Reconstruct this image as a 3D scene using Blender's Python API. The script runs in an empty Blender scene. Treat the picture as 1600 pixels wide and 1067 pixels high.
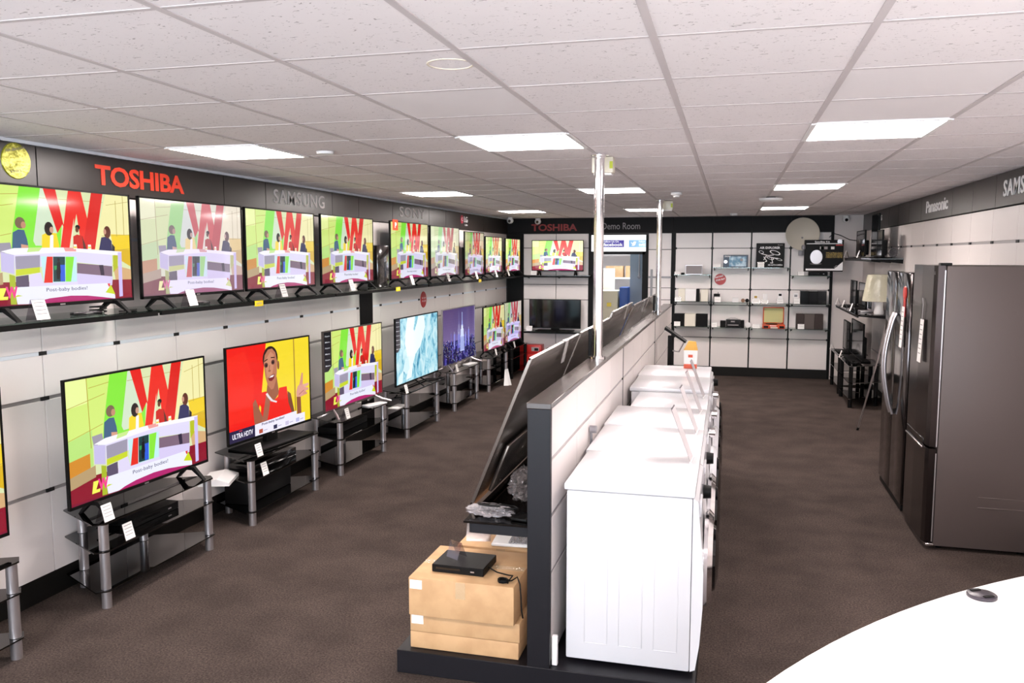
import bpy, bmesh, math, random
from mathutils import Vector, Matrix
random.seed(7)
PI = math.pi
S = bpy.context.scene
C = S.collection

# ------------------------------------------------------------ camera
cam_d = bpy.data.cameras.new('camera')
cam = bpy.data.objects.new('camera', cam_d); C.objects.link(cam)
cam_d.sensor_width = 36.0
cam_d.lens = 1301.26 / 1600 * 36.0
cam_d.clip_start = 0.05; cam_d.clip_end = 100
cam.location = (0, 0, 2.0)
YAW, PITCH = -0.2561, -0.1035
fwd = Vector((math.sin(YAW) * math.cos(PITCH), math.cos(YAW) * math.cos(PITCH), math.sin(PITCH)))
rgt = Vector((math.cos(YAW), -math.sin(YAW), 0)); up = rgt.cross(fwd)
cam.rotation_euler = Matrix((rgt, up, -fwd)).transposed().to_euler()
S.camera = cam

# ------------------------------------------------------------ exposure, world
S.view_settings.view_transform = 'Standard'
S.view_settings.look = 'None'
S.view_settings.gamma = 1.0
S.view_settings.exposure = 0.15
S.view_settings.use_curve_mapping = False
PANEL_LIGHT = 39.0
W = bpy.data.worlds.new('world'); S.world = W; W.use_nodes = True
W.node_tree.nodes['Background'].inputs[0].default_value = (0.75, 0.87, 1.0, 1)
W.node_tree.nodes['Background'].inputs[1].default_value = 1.6

def area(name, loc, size, size_y, power, color, direction):
    d = bpy.data.lights.new(name, 'AREA'); d.shape = 'RECTANGLE'
    d.size = size; d.size_y = size_y; d.energy = power; d.color = color
    o = bpy.data.objects.new(name, d); C.objects.link(o); o.location = loc
    o.rotation_euler = Vector(direction).to_track_quat('-Z', 'Y').to_euler()
    return o
# shop window daylight from behind the camera, aimed up to imitate bounced flash
area('daylight', (-0.6, -3.6, 1.5), 5.6, 2.3, 560, (0.95, 0.96, 1.0), (0, 1, 0.55))
# added fill light, no fitting modelled, that brightens the storeroom behind the doorway
area('storeroom_fill_light', (-1.9, 15.6, 2.55), 1.2, 0.6, 70, (0.85, 0.93, 1.0), (0, 0, -1))

# ------------------------------------------------------------ materials
def lin(c):
    if isinstance(c, str):
        c = c.lstrip('#'); c = [int(c[i:i+2], 16) / 255 for i in (0, 2, 4)]
    return [x / 12.92 if x <= 0.04045 else ((x + 0.055) / 1.055) ** 2.4 for x in c]

_m = {}
def mat(name, color='#808080', rough=0.5, metal=0.0, spec=0.5, emit=None, es=0.0, coat=0.0, bump=None, noise=None):
    if name in _m: return _m[name]
    m = bpy.data.materials.new(name); m.use_nodes = True; _m[name] = m
    nt = m.node_tree; b = nt.nodes['Principled BSDF']
    b.inputs['Base Color'].default_value = (*lin(color), 1)
    b.inputs['Roughness'].default_value = rough; b.inputs['Metallic'].default_value = metal
    b.inputs['Specular IOR Level'].default_value = spec
    b.inputs['Coat Weight'].default_value = coat
    b.inputs['Coat Roughness'].default_value = 0.05
    if emit is not None:
        b.inputs['Emission Color'].default_value = (*lin(emit), 1); b.inputs['Emission Strength'].default_value = es
    if noise or bump:
        tc = nt.nodes.new('ShaderNodeTexCoord')
    if noise:      # (scale, second colour, low, high)
        n = nt.nodes.new('ShaderNodeTexNoise'); n.inputs['Scale'].default_value = noise[0]; n.inputs['Detail'].default_value = 4
        nt.links.new(tc.outputs['Object'], n.inputs['Vector'])
        r = nt.nodes.new('ShaderNodeValToRGB')
        r.color_ramp.elements[0].color = (*lin(color), 1); r.color_ramp.elements[0].position = noise[2]
        r.color_ramp.elements[1].color = (*lin(noise[1]), 1); r.color_ramp.elements[1].position = noise[3]
        nt.links.new(n.outputs['Fac'], r.inputs[0]); nt.links.new(r.outputs[0], b.inputs['Base Color'])
    if bump:       # (scale, strength)
        n2 = nt.nodes.new('ShaderNodeTexNoise'); n2.inputs['Scale'].default_value = bump[0]; n2.inputs['Detail'].default_value = 3
        nt.links.new(tc.outputs['Object'], n2.inputs['Vector'])
        bp = nt.nodes.new('ShaderNodeBump'); bp.inputs['Strength'].default_value = bump[1]; bp.inputs['Distance'].default_value = 0.01
        nt.links.new(n2.outputs['Fac'], bp.inputs['Height']); nt.links.new(bp.outputs[0], b.inputs['Normal'])
    return m

def glass(name, tint, refl=0.06, rough=0.02):
    if name in _m: return _m[name]
    m = bpy.data.materials.new(name); m.use_nodes = True; _m[name] = m
    nt = m.node_tree; nt.nodes.clear()
    out = nt.nodes.new('ShaderNodeOutputMaterial'); mix = nt.nodes.new('ShaderNodeMixShader')
    tr = nt.nodes.new('ShaderNodeBsdfTransparent'); tr.inputs[0].default_value = (*lin(tint), 1)
    gl = nt.nodes.new('ShaderNodeBsdfGlossy'); gl.inputs['Roughness'].default_value = rough
    fr = nt.nodes.new('ShaderNodeLayerWeight'); fr.inputs['Blend'].default_value = 0.5; pw = nt.nodes.new('ShaderNodeMath'); pw.operation = 'POWER'; pw.inputs[1].default_value = 4.0
    mp = nt.nodes.new('ShaderNodeMapRange'); mp.inputs['To Min'].default_value = refl; mp.inputs['To Max'].default_value = 0.9
    nt.links.new(fr.outputs['Facing'], pw.inputs[0]); nt.links.new(pw.outputs[0], mp.inputs[0]); nt.links.new(mp.outputs[0], mix.inputs[0])
    nt.links.new(tr.outputs[0], mix.inputs[1]); nt.links.new(gl.outputs[0], mix.inputs[2]); nt.links.new(mix.outputs[0], out.inputs[0])
    return m

def plastic_film(name, alpha=0.45, color='#e8e2e0', scale=30):
    if name in _m: return _m[name]
    m = mat(name, color, 0.12, spec=0.9, bump=(scale, 0.9))
    nt = m.node_tree; b = nt.nodes['Principled BSDF']; b.inputs['Alpha'].default_value = alpha
    return m

M = dict(
    panel=mat('white_wall_panel', '#efe7e4', 0.32, spec=0.4),
    plaster=mat('white_plaster', '#dcd4d1', 0.8, bump=(60, 0.08)),
    backing=mat('dark_wall_backing', '#2a2625', 0.6),
    fascia=mat('charcoal_fascia', '#2b2523', 0.34, spec=0.6),
    fasciadk=mat('black_fascia', '#100d0e', 0.5, spec=0.15),
    seam=mat('black_seam', '#0c0b0b', 0.6),
    alu=mat('aluminium_channel', '#b9b4b4', 0.35, 0.6),
    white=mat('white_plastic', '#f2efee', 0.4),
    trimglint=mat('glint_white_trim', '#eef3fa', 0.3, 0.2),  # bluish-white glint of bright metal put into the base colour
    kick=mat('black_plinth', '#0d0b09', 0.55, spec=0.3),
    black=mat('black_laminate', '#141217', 0.45, spec=0.3, bump=(300, 0.05)),
    blackgl=mat('gloss_black_plastic', '#0b0a0b', 0.12, spec=0.6),
    blackm=mat('matt_black_plastic', '#080707', 0.5, spec=0.18),
    screenoff=mat('dark_glass_screen', '#050507', 0.08, spec=0.6),
    cap=mat('dark_gloss_counter_cap', '#4b4340', 0.22, spec=0.7, bump=(500, 0.02)),
    chrome=mat('polished_chrome', '#f6f4f6', 0.14, 1.0),
    silver=mat('brushed_silver', '#c4bdbe', 0.3, 0.85),
    carton=mat('brown_cardboard', '#c7a075', 0.7, noise=(9, '#bb946a', 0.4, 0.62)),
    cartond=mat('dark_brown_cardboard', '#9a6a42', 0.75),
    tape=plastic_film('clear_parcel_tape', 0.35, '#e8d3ae', 12),
    wash=mat('white_enamel', '#dbdade', 0.22, spec=0.5),
    washg=mat('grey_appliance_plastic', '#8d8a8e', 0.35),
    steel=mat('dark_stainless_steel', '#463e3d', 0.2, 0.95),
    fside=mat('taupe_fridge_side', '#534845', 0.5, 0.15, bump=(400, 0.04)),
    paper=mat('white_paper', '#f6f3f0', 0.7),
    ink=mat('grey_print', '#9a9494', 0.8),
    red=mat('red_plastic', '#b5201c', 0.35),
    yellow=mat('yellow_label', '#f2d712', 0.5),
    counter=mat('white_counter_laminate', '#fbf9f6', 0.28),
    dish=mat('cream_painted_metal', '#cdc5b6', 0.5),
    cream=mat('cream_enamel', '#d9d0b4', 0.5),
    creamw=mat('ivory_wood', '#e9e2d2', 0.4),
    orange=mat('orange_plastic', '#d24a1c', 0.35),
    lime=mat('lime_paper', '#b9be7c', 0.6),
    shade=plastic_film('yellowish_cellophane', 0.93, '#cdc8ae', 22),
    bag=plastic_film('crumpled_clear_plastic', 0.38, '#b5aeb0', 60),
    bubble=plastic_film('grey_packing_plastic', 0.6, '#7d7472', 26),
    tvback=mat('dark_metal_television_back', '#6a5f58', 0.26, 0.75, coat=.2),
    blue=mat('blue_plastic', '#214e9c', 0.5),
    brown=mat('brown_board', '#8d6a55', 0.7),
    greydoor=mat('blue_grey_paint', '#8f9aa5', 0.6),
    greyfab=mat('grey_speaker_cloth', '#8f898a', 0.8),
    darkfab=mat('dark_brown_speaker_cloth', '#3a302e', 0.8),
    film=plastic_film('milky_film_strip', 0.62, '#efeae8', 40),
    clear=glass('clear_shelf_glass', '#dfeae5', 0.05),
    acrylic=glass('clear_acrylic', '#cdc7d0', 0.22, 0.10),
    smoke=glass('smoked_glass', '#4a4446', 0.10),
    darkglass=glass('black_glass', '#201d1e', 0.10),
)
# carpet: short grey-brown pile with a fine fleck
def carpet():
    m = bpy.data.materials.new('grey_brown_carpet'); m.use_nodes = True; nt = m.node_tree; b = nt.nodes['Principled BSDF']
    tc = nt.nodes.new('ShaderNodeTexCoord')
    n1 = nt.nodes.new('ShaderNodeTexNoise'); n1.inputs['Scale'].default_value = 95; n1.inputs['Detail'].default_value = 6; n1.inputs['Roughness'].default_value = 0.8
    n2 = nt.nodes.new('ShaderNodeTexNoise'); n2.inputs['Scale'].default_value = 3.0; n2.inputs['Detail'].default_value = 5
    r = nt.nodes.new('ShaderNodeValToRGB'); r.color_ramp.elements[0].color = (*lin('#312926'), 1); r.color_ramp.elements[0].position = 0.36
    r.color_ramp.elements[1].color = (*lin('#685b55'), 1); r.color_ramp.elements[1].position = 0.66
    r2 = nt.nodes.new('ShaderNodeValToRGB'); r2.color_ramp.elements[0].color = (.72, .72, .72, 1); r2.color_ramp.elements[0].position = 0.35; r2.color_ramp.elements[1].position = 0.65
    mx = nt.nodes.new('ShaderNodeMix'); mx.data_type = 'RGBA'; mx.blend_type = 'MULTIPLY'; mx.inputs[0].default_value = 1
    for n in (n1, n2): nt.links.new(tc.outputs['Object'], n.inputs['Vector'])
    nt.links.new(n1.outputs['Fac'], r.inputs[0]); nt.links.new(n2.outputs['Fac'], r2.inputs[0])
    nt.links.new(r.outputs[0], mx.inputs[6]); nt.links.new(r2.outputs[0], mx.inputs[7]); nt.links.new(mx.outputs[2], b.inputs['Base Color'])
    b.inputs['Roughness'].default_value = 0.95; b.inputs['Specular IOR Level'].default_value = 0.1
    bp = nt.nodes.new('ShaderNodeBump'); bp.inputs['Strength'].default_value = 0.6; bp.inputs['Distance'].default_value = 0.01
    nt.links.new(n1.outputs['Fac'], bp.inputs['Height']); nt.links.new(bp.outputs[0], b.inputs['Normal'])
    return m
# mineral-fibre ceiling tile: off-white with short dark fissures
def tile():
    m = bpy.data.materials.new('mineral_fibre_tile'); m.use_nodes = True; nt = m.node_tree; b = nt.nodes['Principled BSDF']
    tc = nt.nodes.new('ShaderNodeTexCoord'); mp = nt.nodes.new('ShaderNodeMapping'); mp.inputs['Scale'].default_value = (1.0, 1.9, 1.0); mp.inputs['Rotation'].default_value = (0, 0, 0.5)
    n = nt.nodes.new('ShaderNodeTexNoise'); n.inputs['Scale'].default_value = 42; n.inputs['Detail'].default_value = 2; n.inputs['Distortion'].default_value = 1.5
    r = nt.nodes.new('ShaderNodeValToRGB'); r.color_ramp.elements[0].color = (*lin('#aaa09f'), 1); r.color_ramp.elements[0].position = 0.300
    r.color_ramp.elements[1].color = (*lin('#efe8e8'), 1); r.color_ramp.elements[1].position = 0.345
    nt.links.new(tc.outputs['Object'], mp.inputs[0]); nt.links.new(mp.outputs[0], n.inputs['Vector'])
    nt.links.new(n.outputs['Fac'], r.inputs[0]); nt.links.new(r.outputs[0], b.inputs['Base Color'])
    b.inputs['Roughness'].default_value = 0.9
    return m
M['carpet'] = carpet(); M['tile'] = tile()
M['tileplain'] = mat('plain_ceiling_tile', '#efe9e9', 0.9)
M['grid'] = mat('groove_shade_grid', '#c9c0c0', 0.6)  # bars greyed: shade of the grid groove put into the colour
M['diffuser'] = mat('lit_light_panel', '#ffffff', 0.5, emit='#fff4ef', es=PANEL_LIGHT)

_ek = {}
def glow(c, k=1.0):          # a colour shown by a lit screen
    if isinstance(c, str): c = lin(c)
    key = tuple(round(x * k, 3) for x in c)
    if key not in _ek:
        m = bpy.data.materials.new('screen_colour_%d' % (len(_ek) + 1)); m.use_nodes = True; b = m.node_tree.nodes['Principled BSDF']
        b.inputs['Base Color'].default_value = (0.01, 0.01, 0.01, 1); b.inputs['Roughness'].default_value = 0.07
        b.inputs['Emission Color'].default_value = (*key, 1); b.inputs['Emission Strength'].default_value = 1.0
        _ek[key] = m
    return _ek[key]

# ------------------------------------------------------------ mesh helpers
class MB:
    def __init__(s): s.v = []; s.f = []; s.mi = []; s.sm = []; s.mats = []
    def m(s, mt):
        if mt is None: mt = M['white']
        if isinstance(mt, str): mt = M[mt]
        if mt not in s.mats: s.mats.append(mt)
        return s.mats.index(mt)
    def add(s, vs, fs, mt, smooth=False):
        o = len(s.v); k = s.m(mt); s.v += [tuple(v) for v in vs]
        for f in fs: s.f.append([i + o for i in f]); s.mi.append(k); s.sm.append(smooth)
        return s
    def box(s, x0, x1, y0, y1, z0, z1, mt=None, b=0.0, seg=2):
        if b <= 0:
            vs = [(x, y, z) for z in (z0, z1) for y in (y0, y1) for x in (x0, x1)]
            return s.add(vs, [(0, 2, 3, 1), (4, 5, 7, 6), (0, 1, 5, 4), (2, 6, 7, 3), (0, 4, 6, 2), (1, 3, 7, 5)], mt)
        bm = bmesh.new(); bmesh.ops.create_cube(bm, size=1)
        for v in bm.verts: v.co = ((x0 + x1) / 2 + v.co.x * (x1 - x0), (y0 + y1) / 2 + v.co.y * (y1 - y0), (z0 + z1) / 2 + v.co.z * (z1 - z0))
        bmesh.ops.bevel(bm, geom=list(bm.edges), offset=b, segments=seg, affect='EDGES', profile=0.5)
        bm.verts.index_update()
        s.add([v.co[:] for v in bm.verts], [[v.index for v in f.verts] for f in bm.faces], mt, True); bm.free(); return s
    def cyl(s, p0, p1, r, r2=None, n=20, mt=None, caps=True):
        p0 = Vector(p0); p1 = Vector(p1); r2 = r if r2 is None else r2
        d = (p1 - p0).normalized(); a = d.orthogonal().normalized(); c = d.cross(a)
        vs = []
        for p, rr in ((p0, r), (p1, r2)):
            for i in range(n):
                t = 2 * PI * i / n; vs.append(p + (a * math.cos(t) + c * math.sin(t)) * rr)
        s.add(vs, [(i, (i + 1) % n, n + (i + 1) % n, n + i) for i in range(n)], mt, True)
        if caps: s.add(vs, [list(range(n))[::-1], list(range(n, 2 * n))], mt)
        return s
    def tube(s, pts, r, n=8, mt=None):
        pts = [Vector(p) for p in pts]; rings = []; a = None
        for i, p in enumerate(pts):
            d = (pts[min(i + 1, len(pts) - 1)] - pts[max(i - 1, 0)]).normalized()
            a = d.orthogonal().normalized() if a is None else (a - d * a.dot(d)).normalized()
            c = d.cross(a); rings.append([p + (a * math.cos(2 * PI * k / n) + c * math.sin(2 * PI * k / n)) * r for k in range(n)])
        vs = [v for g in rings for v in g]
        fs = [(i * n + k, i * n + (k + 1) % n, (i + 1) * n + (k + 1) % n, (i + 1) * n + k) for i in range(len(pts) - 1) for k in range(n)]
        s.add(vs, fs, mt, True)
        s.add(rings[0], [list(range(n))[::-1]], mt); s.add(rings[-1], [list(range(n))], mt); return s
    def prism(s, pts, axis, a0, a1, mt=None):    # polygon extruded along an axis; pts in the two other axes (cyclic order kept)
        def P(p, a): return {'x': (a, p[0], p[1]), 'y': (p[0], a, p[1]), 'z': (p[0], p[1], a)}[axis]
        n = len(pts); vs = [P(p, a0) for p in pts] + [P(p, a1) for p in pts]
        return s.add(vs, [list(range(n))[::-1], list(range(n, 2 * n))] + [(i, (i + 1) % n, n + (i + 1) % n, n + i) for i in range(n)], mt)
    def lathe(s, prof, c=(0, 0, 0), axis='z', n=32, mt=None):
        vs = []
        for r, h in prof:
            for i in range(n):
                t = 2 * PI * i / n; x, y = r * math.cos(t), r * math.sin(t)
                vs.append({'z': (c[0] + x, c[1] + y, c[2] + h), 'y': (c[0] + x, c[1] + h, c[2] + y), 'x': (c[0] + h, c[1] + x, c[2] + y)}[axis])
        fs = [(j * n + i, j * n + (i + 1) % n, (j + 1) * n + (i + 1) % n, (j + 1) * n + i) for j in range(len(prof) - 1) for i in range(n)]
        return s.add(vs, fs, mt, True)
    def blob(s, c, rad, mt=None, seed=0, amp=0.25, sub=3):
        bm = bmesh.new(); bmesh.ops.create_icosphere(bm, subdivisions=sub, radius=1.0); rr = random.Random(seed)
        for v in bm.verts:
            k = 1 + rr.uniform(-amp, amp); v.co = (c[0] + v.co.x * rad[0] * k, c[1] + v.co.y * rad[1] * k, c[2] + v.co.z * rad[2] * k)
        bm.verts.index_update()
        s.add([v.co[:] for v in bm.verts], [[v.index for v in f.verts] for f in bm.faces], mt, amp < 0.12); bm.free(); return s
    def build(s, name, parent=None, loc=None):
        me = bpy.data.meshes.new(name); me.from_pydata([tuple(v) for v in s.v], [], s.f)
        for mt in s.mats: me.materials.append(mt)
        me.polygons.foreach_set('material_index', s.mi); me.polygons.foreach_set('use_smooth', s.sm)
        bm = bmesh.new(); bm.from_mesh(me); 
        if not getattr(s, 'raw', False): bmesh.ops.recalc_face_normals(bm, faces=bm.faces)
        bm.to_mesh(me); bm.free()
        me.update()
        o = bpy.data.objects.new(name, me); C.objects.link(o)
        if any(s.sm):
            for e in me.edges: pass
            try: me.set_sharp_from_angle(angle=math.radians(40))
            except Exception: pass
        if parent is not None: o.parent = parent
        if loc is not None: o.location = loc
        return o

def tag(o, label, cat, group=None):
    o['label'] = label; o['category'] = cat
    if group: o['group'] = group
    return o
def thing(name, label, cat, loc=(0, 0, 0), rz=0.0, group=None):
    o = bpy.data.objects.new(name, None); C.objects.link(o); o.empty_display_size = 0.1
    o.location = loc; o.rotation_euler = (0, 0, rz)
    return tag(o, label, cat, group)
def struct(o): o['kind'] = 'structure'; return o
def dup(root, loc, rz, label, group=None):
    r = root.copy(); C.objects.link(r); r.location = loc; r.rotation_euler = (0, 0, rz); r['label'] = label
    if group: r['group'] = group
    for ch in list(root.children):
        c = ch.copy(); C.objects.link(c); c.parent = r
        for g in ch.children:
            d = g.copy(); C.objects.link(d); d.parent = c
    return r

_tx = {}
def text_geo(txt, bold=0.0, spacing=1.0):
    k = (txt, bold, spacing)
    if k in _tx: return _tx[k]
    cu = bpy.data.curves.new('lettering', 'FONT'); cu.body = txt; cu.offset = bold; cu.space_character = spacing; cu.resolution_u = 3
    cu.fill_mode = 'BOTH'
    o = bpy.data.objects.new('lettering', cu); C.objects.link(o)
    dg = bpy.context.evaluated_depsgraph_get(); dg.update()
    me = bpy.data.meshes.new_from_object(o.evaluated_get(dg))
    vs = [v.co[:] for v in me.vertices]; fs = [list(p.vertices) for p in me.polygons]
    bpy.data.objects.remove(o); bpy.data.curves.remove(cu); bpy.data.meshes.remove(me)
    x0 = min(v[0] for v in vs); x1 = max(v[0] for v in vs); y0 = min(v[1] for v in vs); y1 = max(v[1] for v in vs)
    vs = [((v[0] - x0) / (x1 - x0), (v[1] - y0) / (y1 - y0)) for v in vs]
    _tx[k] = (vs, fs); return _tx[k]
def add_text(mb, txt, o, r, u, w, h, mt, bold=0.0, thick=0.0, spacing=1.0):
    # o: lower left corner, r/u: unit right and up vectors; thick: raised height towards the viewer
    vs, fs = text_geo(txt, bold, spacing); o = Vector(o); r = Vector(r); u = Vector(u); n = r.cross(u)
    P = [o + r * (a * w) + u * (b * h) + n * thick for a, b in vs]
    mb.add(P, fs, mt)
    if thick:
        Q = [o + r * (a * w) + u * (b * h) for a, b in vs]; N = len(P)
        ed = {}
        for f in fs:
            for i in range(len(f)):
                e = (f[i], f[(i + 1) % len(f)]); ed[e] = 1
        side = [(a, b, b + N, a + N) for (a, b) in ed if (b, a) not in ed]
        mb.add(P + Q, side, mt)
    return mb

XL, XR, YB, YF, H = -3.82, 2.02, 14.2, -3.0, 2.627
TX, TY = -0.834, 2.506       # a crossing of the ceiling grid

# ------------------------------------------------------------ floor and ceiling
struct(MB().box(XL - 0.2, XR + 0.2, YF - 0.2, 17.6, -0.06, 0.0, 'carpet').build('floor'))
mb = MB(); mbp = MB()
LIGHTS = [(i, j) for j in (-11, -5, 3 - 0, 9, 15) for i in (-4, -1, 2)]
LIGHTS = [(i, j) for j in (-9, -3, 3, 9, 15) for i in (-4, -1, 2)]
plain = {(-1, 1), (2, 1), (2, 2), (-2, 4), (0, 5), (3, 7), (-3, 6), (1, 8)}
ylines = [TY + 0.6 * j for j in range(-10, 21)]; xlines = [TX + 0.6 * i for i in range(-5, 6)]
for i in range(-6, 6):
    for j in range(-11, 21):
        x0 = max(TX + 0.6 * i, XL); x1 = min(TX + 0.6 * i + 0.6, XR); y0 = max(TY + 0.6 * j, YF); y1 = min(TY + 0.6 * j + 0.6, YB)
        if x1 - x0 < 0.02 or y1 - y0 < 0.02 or (i, j) in LIGHTS: continue
        dz = random.uniform(-0.002, 0.002)
        mb.box(x0 + 0.004, x1 - 0.004, y0 + 0.004, y1 - 0.004, H + 0.001 + dz * .3, H + 0.02, 'tileplain' if (i, j) in plain else 'tile')
mb.box(XL - 0.1, XR + 0.1, YF - 0.1, YB + 0.1, H + 0.06, H + 0.12, 'tileplain')
ceil = struct(mb.build('ceiling'))
mb = MB()
for x in xlines:
    if XL < x < XR: mb.box(x - 0.012, x + 0.012, YF, YB, H - 0.002, H + 0.004, 'grid')
for y in ylines:
    if YF < y < YB: mb.box(XL, XR, y - 0.009, y + 0.009, H - 0.0008, H + 0.004, 'grid')
mb.build('ceiling_grid', ceil)
light0 = None
for (i, j) in LIGHTS:
    x = TX + 0.6 * i + 0.3; y = TY + 0.6 * j + 0.3
    if j < 0 and y < YF: continue
    col = {-4: 'left', -1: 'middle', 2: 'right'}[i]
    row = {-9: 'behind the camera', -3: 'above the counter', 3: 'in the row nearest the camera', 9: 'in the middle row', 15: 'in the farthest row'}[j]
    lab = 'square lit ceiling light panel, %s one %s' % (col, row)
    if light0 is None:
        t = thing('ceiling_light', lab, 'light', (x, y, H - 0.004), 0, 'ceiling light panels')
        f = MB()
        for s_ in (-1, 1):
            f.box(s_ * 0.298 - 0.012, s_ * 0.298 + 0.012, -0.298, 0.298, -0.004, 0.006, 'white'); f.box(-0.298, 0.298, s_ * 0.298 - 0.012, s_ * 0.298 + 0.012, -0.004, 0.006, 'white')
        f.build('light_frame', t)
        MB().box(-0.288, 0.288, -0.288, 0.288, 0.0, 0.012, 'diffuser').build('diffuser', t)
        light0 = t
    else: dup(light0, (x, y, H - 0.004), 0, lab)

# ------------------------------------------------------------ left wall
def row_gaps(zs): return zs
ROWS = [0.145, 0.635, 1.175, 1.437, 2.10, 2.362]
def panel_wall_y(mb, x, sx, ys, zs, gap=0.022, skip=()):
    # panels facing sx along x between the joints ys and rows zs
    for a, b in zip(ys[:-1], ys[1:]):
        for z0, z1 in zip(zs[:-1], zs[1:]):
            if (round(a, 2)) in skip: continue
            xs = sorted((x, x - sx * 0.016))
            mb.box(xs[0], xs[1], a + 0.003, b - 0.003, z0 + (gap / 2 if z0 > 0.2 else 0), z1 - (gap / 2 if z1 < 2.3 else 0), 'panel', 0.0015, 1)
wl = struct(MB().box(XL - 0.16, XL - 0.024, YF - 0.1, YB + 0.1, 0, H + 0.05, 'backing').build('wall_left'))
ysl = [3.92 + 0.6 * k for k in range(-11, 18)]; ysl[-1] = YB
ysl = [y for y in ysl if y > YF]
ysl = [YF] + ysl
mb = MB(); panel_wall_y(mb, XL, 1, ysl, ROWS); mb.build('wall_panels', wl)
mb = MB()
for z in ROWS[1:-1]:
    m_ = 'trimglint' if z > 1.3 else 'alu'  # upper channels whitened: light caught by the aluminium is put into the colour
    mb.box(XL - 0.022, XL + (.001 if z > 1.3 else -.006), YF, YB, z - 0.0105, z + 0.0105, m_)
mb.build('metal_channels', wl)
mb = MB()
for y in ysl[1:-1]:
    for z in ROWS[1:-1]: mb.box(XL - 0.012, XL + 0.004, y - 0.028, y + 0.028, z - 0.011, z + 0.011, 'seam')
mb.build('channel_clips', wl)
MB().box(XL - 0.02, XL + 0.004, 8.17, 8.50, 0.145, 1.60, 'blackm').build('upright_cover', wl)
struct(MB().box(XL - 0.024, XL, YF, YB, 0, 0.145, 'kick').build('baseboard_left'))
mb = MB(); fj = [YF, -0.9, 0.9, 2.1, 3.925, 5.72, 6.32, 7.53, 8.13, 9.04, 10.24, 10.9, 11.5, 12.7, YB]
for a, b in zip(fj[:-1], fj[1:]): mb.box(XL - 0.02, XL + 0.03, a + 0.004, b - 0.004, 2.372, 2.607, 'fascia')
mb.build('sign_fascia', wl)
MB().box(XL - 0.02, XL + 0.045, YF, YB, 2.609, H, 'trimglint').build('ceiling_trim', wl)

# ------------------------------------------------------------ right wall
wr = struct(MB().box(XR + 0.024, XR + 0.16, YF - 0.1, YB + 0.1, 0, H + 0.05, 'backing').build('wall_right'))
ysr = sorted([6.87 - 0.62 * k for k in range(0, 16)] + [7.49, 8.13, 8.77, 9.35, 9.97, 10.6, 11.22, 11.84, 12.46, 13.08])
ysr = [y for y in ysr if y > YF]; ysr = [YF] + ysr
mb = MB(); panel_wall_y(mb, XR, -1, ysr, ROWS); mb.build('wall_panels', wr)
mb = MB()
for z in ROWS[1:-1]: mb.box(XR + 0.006, XR + 0.022, YF, 13.08, z - 0.012, z + 0.012, 'alu')
mb.build('metal_channels', wr)
mb = MB()
for y in ysr[1:-1]:
    for z in ROWS[1:-1]: mb.box(XR - 0.002, XR + 0.012, y - 0.028, y + 0.028, z - 0.011, z + 0.011, 'seam')
mb.build('channel_clips', wr)
MB().box(XR, XR + 0.02, 13.08, YB, 0, 2.6, 'plaster').build('plaster_strip', wr)
struct(MB().box(XR, XR + 0.024, YF, YB, 0, 0.145, 'kick').build('baseboard_right'))
mb = MB(); fj = [YF, 0.3, 2.7, 5.1, 6.2, 7.38, 8.03, 8.72, 10.05, 10.7, 11.35, 12.0, 13.2, YB]
for a, b in zip(fj[:-1], fj[1:]): mb.box(XR - 0.02, XR + 0.02, a + 0.004, b - 0.004, 2.372, H - 0.002, 'fascia')
mb.build('sign_fascia', wr)

# ------------------------------------------------------------ back wall with the doorway
DX0, DX1, DZ = -2.28, -1.40, 2.04
mb = MB()
mb.box(XL - 0.1, DX0 - 0.02, YB + 0.024, YB + 0.14, 0, H + 0.05, 'backing'); mb.box(DX1 + 0.02, XR + 0.1, YB + 0.024, YB + 0.14, 0, H + 0.05, 'backing')
mb.box(DX0 - 0.02, DX1 + 0.02, YB + 0.024, YB + 0.14, DZ, H + 0.05, 'backing')
wb = struct(mb.build('wall_back'))
mb = MB()
def px_panel(a, b, zs, mt='panel'):
    for z0, z1 in zip(zs[:-1], zs[1:]): mb.box(a + 0.005, b - 0.005, YB, YB + 0.02, z0 + 0.005, z1 - 0.005, mt, 0.0015, 1)
zz = [0.145, 0.635, 1.175, 1.437, 2.11, 2.365]
px_panel(-3.51, -2.93, [0.145, 0.69, 1.23, 1.49, 2.12, 2.365]); px_panel(-2.93, -2.36, [0.145, 0.69, 1.23, 1.49, 2.12, 2.365])
px_panel(-1.35, -0.965, [0.145, 0.7, 1.25, 1.45, 2.09, 2.365])
xj = [-0.90, -0.305, 0.315, 0.925, 1.535]
for a, b in zip(xj[:-1], xj[1:]): px_panel(a, b, zz)
mb.build('wall_panels', wb)
mb = MB()
for x0, x1, z0 in ((-3.80, -3.51, 0.0), (-2.36, -2.29, 0), (-0.965, -0.90, 0), (1.535, 1.575, 0)): mb.box(x0, x1, YB - 0.015, YB + 0.02, z0, 2.37, 'blackm')
for x in xj[1:-1]: mb.box(x - 0.011, x + 0.011, YB - 0.004, YB + 0.02, 0.14, 2.365, 'blackm')
for x in xj:
    for z in zz[1:-1]: mb.box(x - 0.022, x + 0.022, YB - 0.008, YB + 0.02, z - 0.016, z + 0.016, 'seam')
mb.build('wall_uprights', wb)
mb = MB()
for a, b in ((XL, -2.31), (-2.31, -0.94), (-0.94, -0.305), (-0.305, 0.315), (0.315, 0.925), (0.925, 1.575)): mb.box(a + 0.003, b - 0.003, YB - 0.03, YB + 0.02, 2.372, H - 0.002, 'fasciadk')
mb.build('sign_fascia', wb)
mb = MB(); mb.box(1.575, XR, YB, YB + 0.02, 0, H, 'plaster'); mb.build('plaster_strip', wb)
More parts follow.
